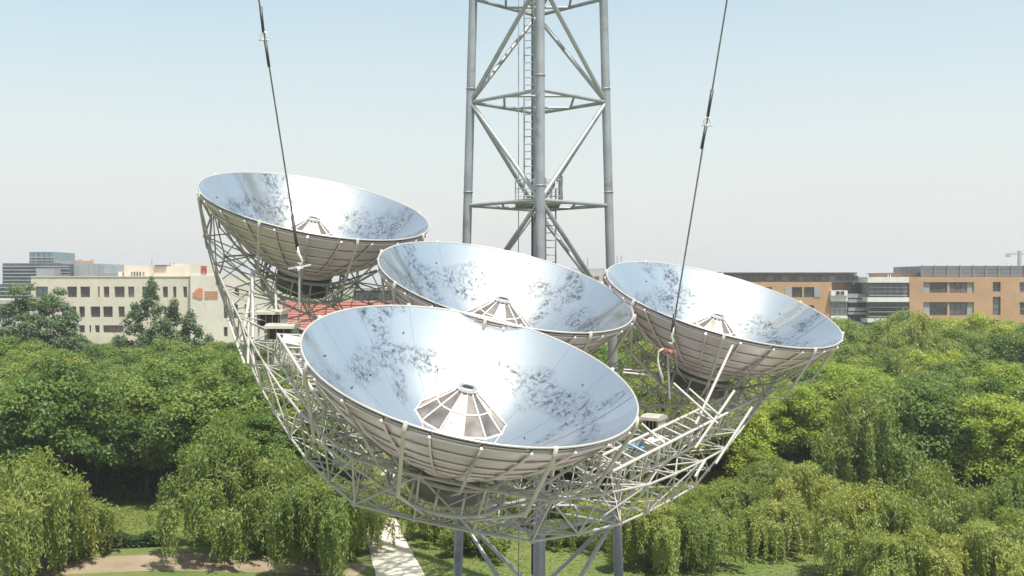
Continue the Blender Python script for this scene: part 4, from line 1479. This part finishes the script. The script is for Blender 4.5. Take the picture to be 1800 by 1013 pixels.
def tree(kind, x, y, s, label, group=None, rz=None, var=None, sz=1.0):
    vs = KIND[kind]
    cm, tm = vs[int(tg.integers(len(vs))) if var is None else var]
    root = empty(TNAME[kind], (x, y, 0), label, 'tree', group)
    root.rotation_euler = (0, 0, tg.uniform(0, 2 * PI) if rz is None else rz)
    root.scale = (s, s, s * sz)
    for nm, me in (('crown', cm), ('trunk', tm)):
        o = bpy.data.objects.new(nm, me); COL.objects.link(o); o.parent = root
    placed.append((x, y, 3.2 * s))
    return root


def tpx(kind, px, d, top_px, label, group=None, **kw):
    """A tree standing at distance d below column px whose top reaches row top_px."""
    base = at(px, 600, d)
    h = at(px, top_px, d).z
    full = {'broad': 8.7, 'bright': 8.4, 'willow': 7.6, 'curtain': 6.1}[kind]
    s_ = h / full
    return tree(kind, base.x, d, max(s_, .86), label, group, sz=s_ / max(s_, .86), **kw)


WG = 'willows in front of the wood'
front = [
    ('curtain', 60, 57.5, 800, 'weeping willow filling the bottom left corner left of the grass clearing'),
    ('curtain', -18, 62, 806, 'weeping willow cut off by the left edge'),
    ('curtain', 128, 60.8, 868, 'short weeping willow at the left end of the dirt track'),
    ('willow', 392, 61.5, 742, 'tall leafy willow with a bare trunk on the dirt track right of the grass clearing'),
    ('curtain', 470, 62.5, 790, 'willow between the tall leafy one and the pale footpath'),
    ('curtain', 560, 58.0, 822, 'drooping willow whose right side hangs beside the pale footpath'),
    ('curtain', 612, 63.0, 850, 'thin drooping willow touching the left edge of the pale footpath'),
    ('curtain', 662, 71, 838, 'willow overhanging the far part of the pale footpath'),
    ('curtain', 845, 62.5, 905, 'low bushy willow beside the left tower leg'),
    ('curtain', 1035, 64, 900, 'low bushy willow left of the right tower leg'),
    ('curtain', 788, 65.5, 838, 'shady willow right of the pale footpath, left of the left tower leg'),
    ('curtain', 878, 69, 852, 'willow between the left and front tower legs, low behind the braces'),
    ('curtain', 1012, 70, 858, 'willow low between the front and right tower legs'),
    ('curtain', 1142, 59, 868, 'willow just right of the right tower leg'),
    ('curtain', 1222, 59, 872, 'small willow right of the tower legs with lit grass behind'),
    ('curtain', 1362, 62, 872, 'willow left of the lit grass patch at the lower right'),
    ('willow', 1120, 74, 845, 'willow behind the right tower leg'),
    ('willow', 1210, 70.5, 850, 'greyish willow below the right walkway'),
    ('willow', 1345, 72, 800, 'willow with hanging branches left of the slim upright willow'),
    ('curtain', 1800, 53.5, 900, 'willow bush filling the bottom right corner'),
    ('willow', 770, 84, 830, 'willow right of the pale footpath under the nearest dish'),
    ('willow', 865, 80, 850, 'willow seen between the left and front tower legs'),
    ('willow', 1010, 79, 860, 'willow seen between the front and right tower legs'),
    ('willow', 735, 92, 800, 'willow beside the far end of the pale footpath'),
    ('willow', 1160, 66, 862, 'willow just right of the tower leg under the frame'),
    ('curtain', 1278, 67, 838, 'willow under the right corner of the frame with a grass patch in front'),
    ('curtain', 1400, 66, 803, 'slim upright willow beside the gap with bare brown ground'),
    ('curtain', 1525, 56.5, 838, 'yellowish willow right of the dark gap at the lower right'),
    ('curtain', 1650, 57.5, 822, 'broad yellowish willow in the middle of the lower right corner'),
    ('curtain', 1786, 58.5, 822, 'dark drooping willow at the lower right edge'),
    ('curtain', 1725, 53.5, 905, 'low bushy willow at the bottom right in front of the others'),
    ('curtain', 1585, 52.5, 925, 'low bushy willow at the bottom, in front of the broad yellowish one'),
    ('willow', 1240, 78, 775, 'pale willow right of the walkway end, behind the front row'),
    ('willow', 1330, 80, 790, 'olive willow below the right end of the frame, behind the front row'),
]
for k_, px, d, tp_, lab in front: tpx(k_, px, d, tp_, lab, WG)

# two tall upright trees in front of the beige building
pc = (poplar_crown('crown', 5, M['leaf_p'], [(0, 0, 3, 15.8, 3.4), (2.4, .5, 3, 13.2, 3.0), (4.6, .2, 3, 11.8, 3.0), (-2.2, .3, 3, 12.8, 3.0), (6.8, 0, 2, 9.0, 2.4), (1, -1.5, 2, 10.5, 3.6)], .17),
      broad_crown('crown', 6, M['leaf_p'], 4.0, 6.4, 7.0, 110, 380, .16))
ptm = trunk_mesh('trunk', 300, 9, .25, 4, 2.5)
for px, d, top_, me, zref, lab in ((268, 128, 496, pc[0], 15.8, 'dark pointed tree with several tops in front of the beige building'), (64, 122, 516, pc[1], 13.8, 'broad dark upright tree at the left end of the beige building')):
    b_ = at(px, 600, d); s = at(px, top_, d).z / zref
    root = empty('upright_tree', (b_.x, d, 0), lab, 'tree', 'upright trees before the beige building'); root.scale = (s, s, s)
    for nm, m_ in (('crown', me), ('trunk', ptm)):
        o = bpy.data.objects.new(nm, m_); COL.objects.link(o); o.parent = root
    placed.append((b_.x, d, 4))

# the wood behind, tree by tree
def keep_clear(x, y):
    px = 900 + F * x / y
    row = HOR + CAMZ * F / y
    if 140 < px < 345 and y < 77: return True                 # grass clearing
    if -14.5 < x < -5 and y < 92: return True                   # pale footpath
    if -5 <= x < 9 and y < 66: return True                      # tower feet and lawn
    if y < 73 and px > 700: return True
    if 1405 < px < 1515 and y < 85: return True                 # brown gap
    if abs(x - TX) < 6.5 and abs(y - TY) < 8: return True
    return False


LOOK = {'broad': 'dark broadleaf tree', 'bright': 'yellow green tree', 'willow': 'olive willow'}


def wood_label(kd, px, y):
    """Where in the wood a tree stands, told by things one can find."""
    band = 0 if y < 90 else (1 if y < 118 else 2)
    if px < 640:
        where = 'at the far left edge' if px < 130 else ('beyond the grass clearing' if px < 330 else 'next to the steel frame')
        if band == 2: where = 'below the glass office block' if px < 60 else ('below the beige building' if px < 335 else 'below the orange emblem')
        return LOOK[kd] + ' ' + ['at the front of the left wood', 'amid the left wood', 'behind the left wood'][band] + ' ' + where, 'left wood'
    if px < 1130:
        where = 'left of the tower' if px < 790 else 'beyond the tower legs'
        return LOOK[kd] + ' ' + ['near', 'farther off', 'far off'][band] + ' behind the dishes, ' + where, 'wood behind the dishes'
    where = 'next to the steel frame' if px < 1380 else ('above the yellowish willows' if px < 1680 else 'at the far right edge')
    if band == 2: where = 'below the right dish' if px < 1480 else ('below the white glazed bay' if px < 1610 else 'below the orange right wing')
    return LOOK[kd] + ' ' + ['at the front of the right wood', 'amid the right wood', 'behind the right wood'][band] + ' ' + where, 'right wood'


cnt = 0
y = 72.0
row_i = 0
while y < 172:
    sp = 5.2 + (y - 72) * .030
    xmin, xmax = -y * .60, y * .60
    x = xmin + (row_i % 2) * sp * .5
    while x < xmax:
        X = x + tg.normal(0, .8); Y = y + tg.normal(0, .8)
        x += sp
        px = 900 + F * X / Y
        if keep_clear(X, Y): continue
        if any((X - a) ** 2 + (Y - b_) ** 2 < (0.75 * (r + 2.2)) ** 2 for a, b_, r in placed[:22]): continue
        side = 0 if px < 640 else (1 if px < 1130 else 2)
        if side == 1 and Y > 118: continue            # hidden behind the dishes
        if 450 < px < 780 and Y > 96: continue        # red roofed house
        u_ = tg.random()
        if side == 0: kd = 'broad' if u_ < .88 or Y < 92 else ('bright' if u_ < .95 else 'willow')
        elif side == 1: kd = 'broad' if u_ < .4 else ('bright' if u_ < .75 else 'willow')
        else: kd = 'broad' if u_ < .30 else ('bright' if u_ < .64 else 'willow')
        s = tg.uniform(.74, 1.12)
        if Y > 120 and side == 0: s *= .82
        if side == 2 and Y > 112: s *= 1.2
        if kd == 'willow': s *= 1.18
        lab, grp = wood_label(kd, px, Y)
        tree(kd, X, Y, s, lab, lab.replace(' tree ', ' trees ').replace(' willow ', ' willows '), sz=tg.uniform(.92, 1.1))
        cnt += 1
    y += sp * .86
    row_i += 1
print('wood trees', cnt)

# clipped hedge along the clearing
g = np.random.default_rng(21)
h0, h1 = at(172, 970, 63.4), at(300, 962, 63.9)
k = 7000
tt = g.random(k)
cx = h0.x + (h1.x - h0.x) * tt; cy = 63.3 + .6 * tt
c = np.stack([cx + g.normal(0, .05, k), cy + g.uniform(-.42, .42, k), g.random(k) ** .6 * (.75 + .12 * np.sin(cx * 3))], 1)
hm = leaf_mesh('hedge', c, unit(g, k) + np.array([0, -.3, .6]), unit(g, k), np.full(k, .085), np.full(k, .055), g.random(k), M['leaf_h'])
hr = empty('hedge', (h0.x * .5 + h1.x * .5, 63.6, 0), 'low dark clipped hedge between the grass clearing and the dirt track', 'hedge')
o = bpy.data.objects.new('foliage', hm); COL.objects.link(o); o.parent = hr
o.matrix_parent_inverse = Matrix.Translation(hr.location).inverted()
mb = MB()
for i in range(9):
    x_ = h0.x + (h1.x - h0.x) * (i + .5) / 9
    mb.tube([(x_, 63.6, 0), (x_ + .1, 63.6, .45)], .03, 5)
mb.build('stem', M['bark'], hr)

# grass tufts on the open ground
k = 42000
gx_ = np.concatenate([g.uniform(-34, -14.5, k // 2), g.uniform(-6, 42, k // 2)])
gy_ = np.concatenate([g.uniform(63.8, 74, k // 2), g.uniform(56.5, 78, k // 2)])
gz = .05 + .05 * g.random(k)
c = np.stack([gx_, gy_, gz], 1)
dxp = np.abs(gx_ - (-6.3 - (gy_ - 57.5) * .2)) > 1.6
c = c[dxp]; k = len(c)
gm = leaf_mesh('grass', c, unit(g, k) * .6 + np.array([0, 0, 1.0]), unit(g, k) + np.array([0, 0, .3]), g.uniform(.05, .12, k), np.full(k, .045), g.random(k), M['grass_blade'])
o = bpy.data.objects.new('grass', gm); COL.objects.link(o)
tag(o, 'short yellow green grass on the open ground between willows and tower', 'grass', kind='stuff')
# undergrowth at the foot of the wood
k = 60000
ux = g.uniform(-46, 52, k); uy = 75 + g.random(k) ** 1.5 * 40
ok = (np.abs(ux - (-9.6)) > 2.4) & ~((ux < -20) & (uy < 76))
ux, uy = ux[ok], uy[ok]; k = len(ux)
hgt = .25 + .55 * (np.sin(ux * .9) * np.cos(uy * .8 + ux * .3) * .5 + .5)
c = np.stack([ux, uy, hgt * g.random(k) ** .5], 1)
um = leaf_mesh('undergrowth', c, unit(g, k) + np.array([0, 0, .7]), unit(g, k), g.uniform(.1, .2, k), g.uniform(.06, .12, k), g.random(k), M['leaf_h'])
o = bpy.data.objects.new('undergrowth', um); COL.objects.link(o)
tag(o, 'low dark undergrowth on the floor of the wood', 'undergrowth', kind='stuff')
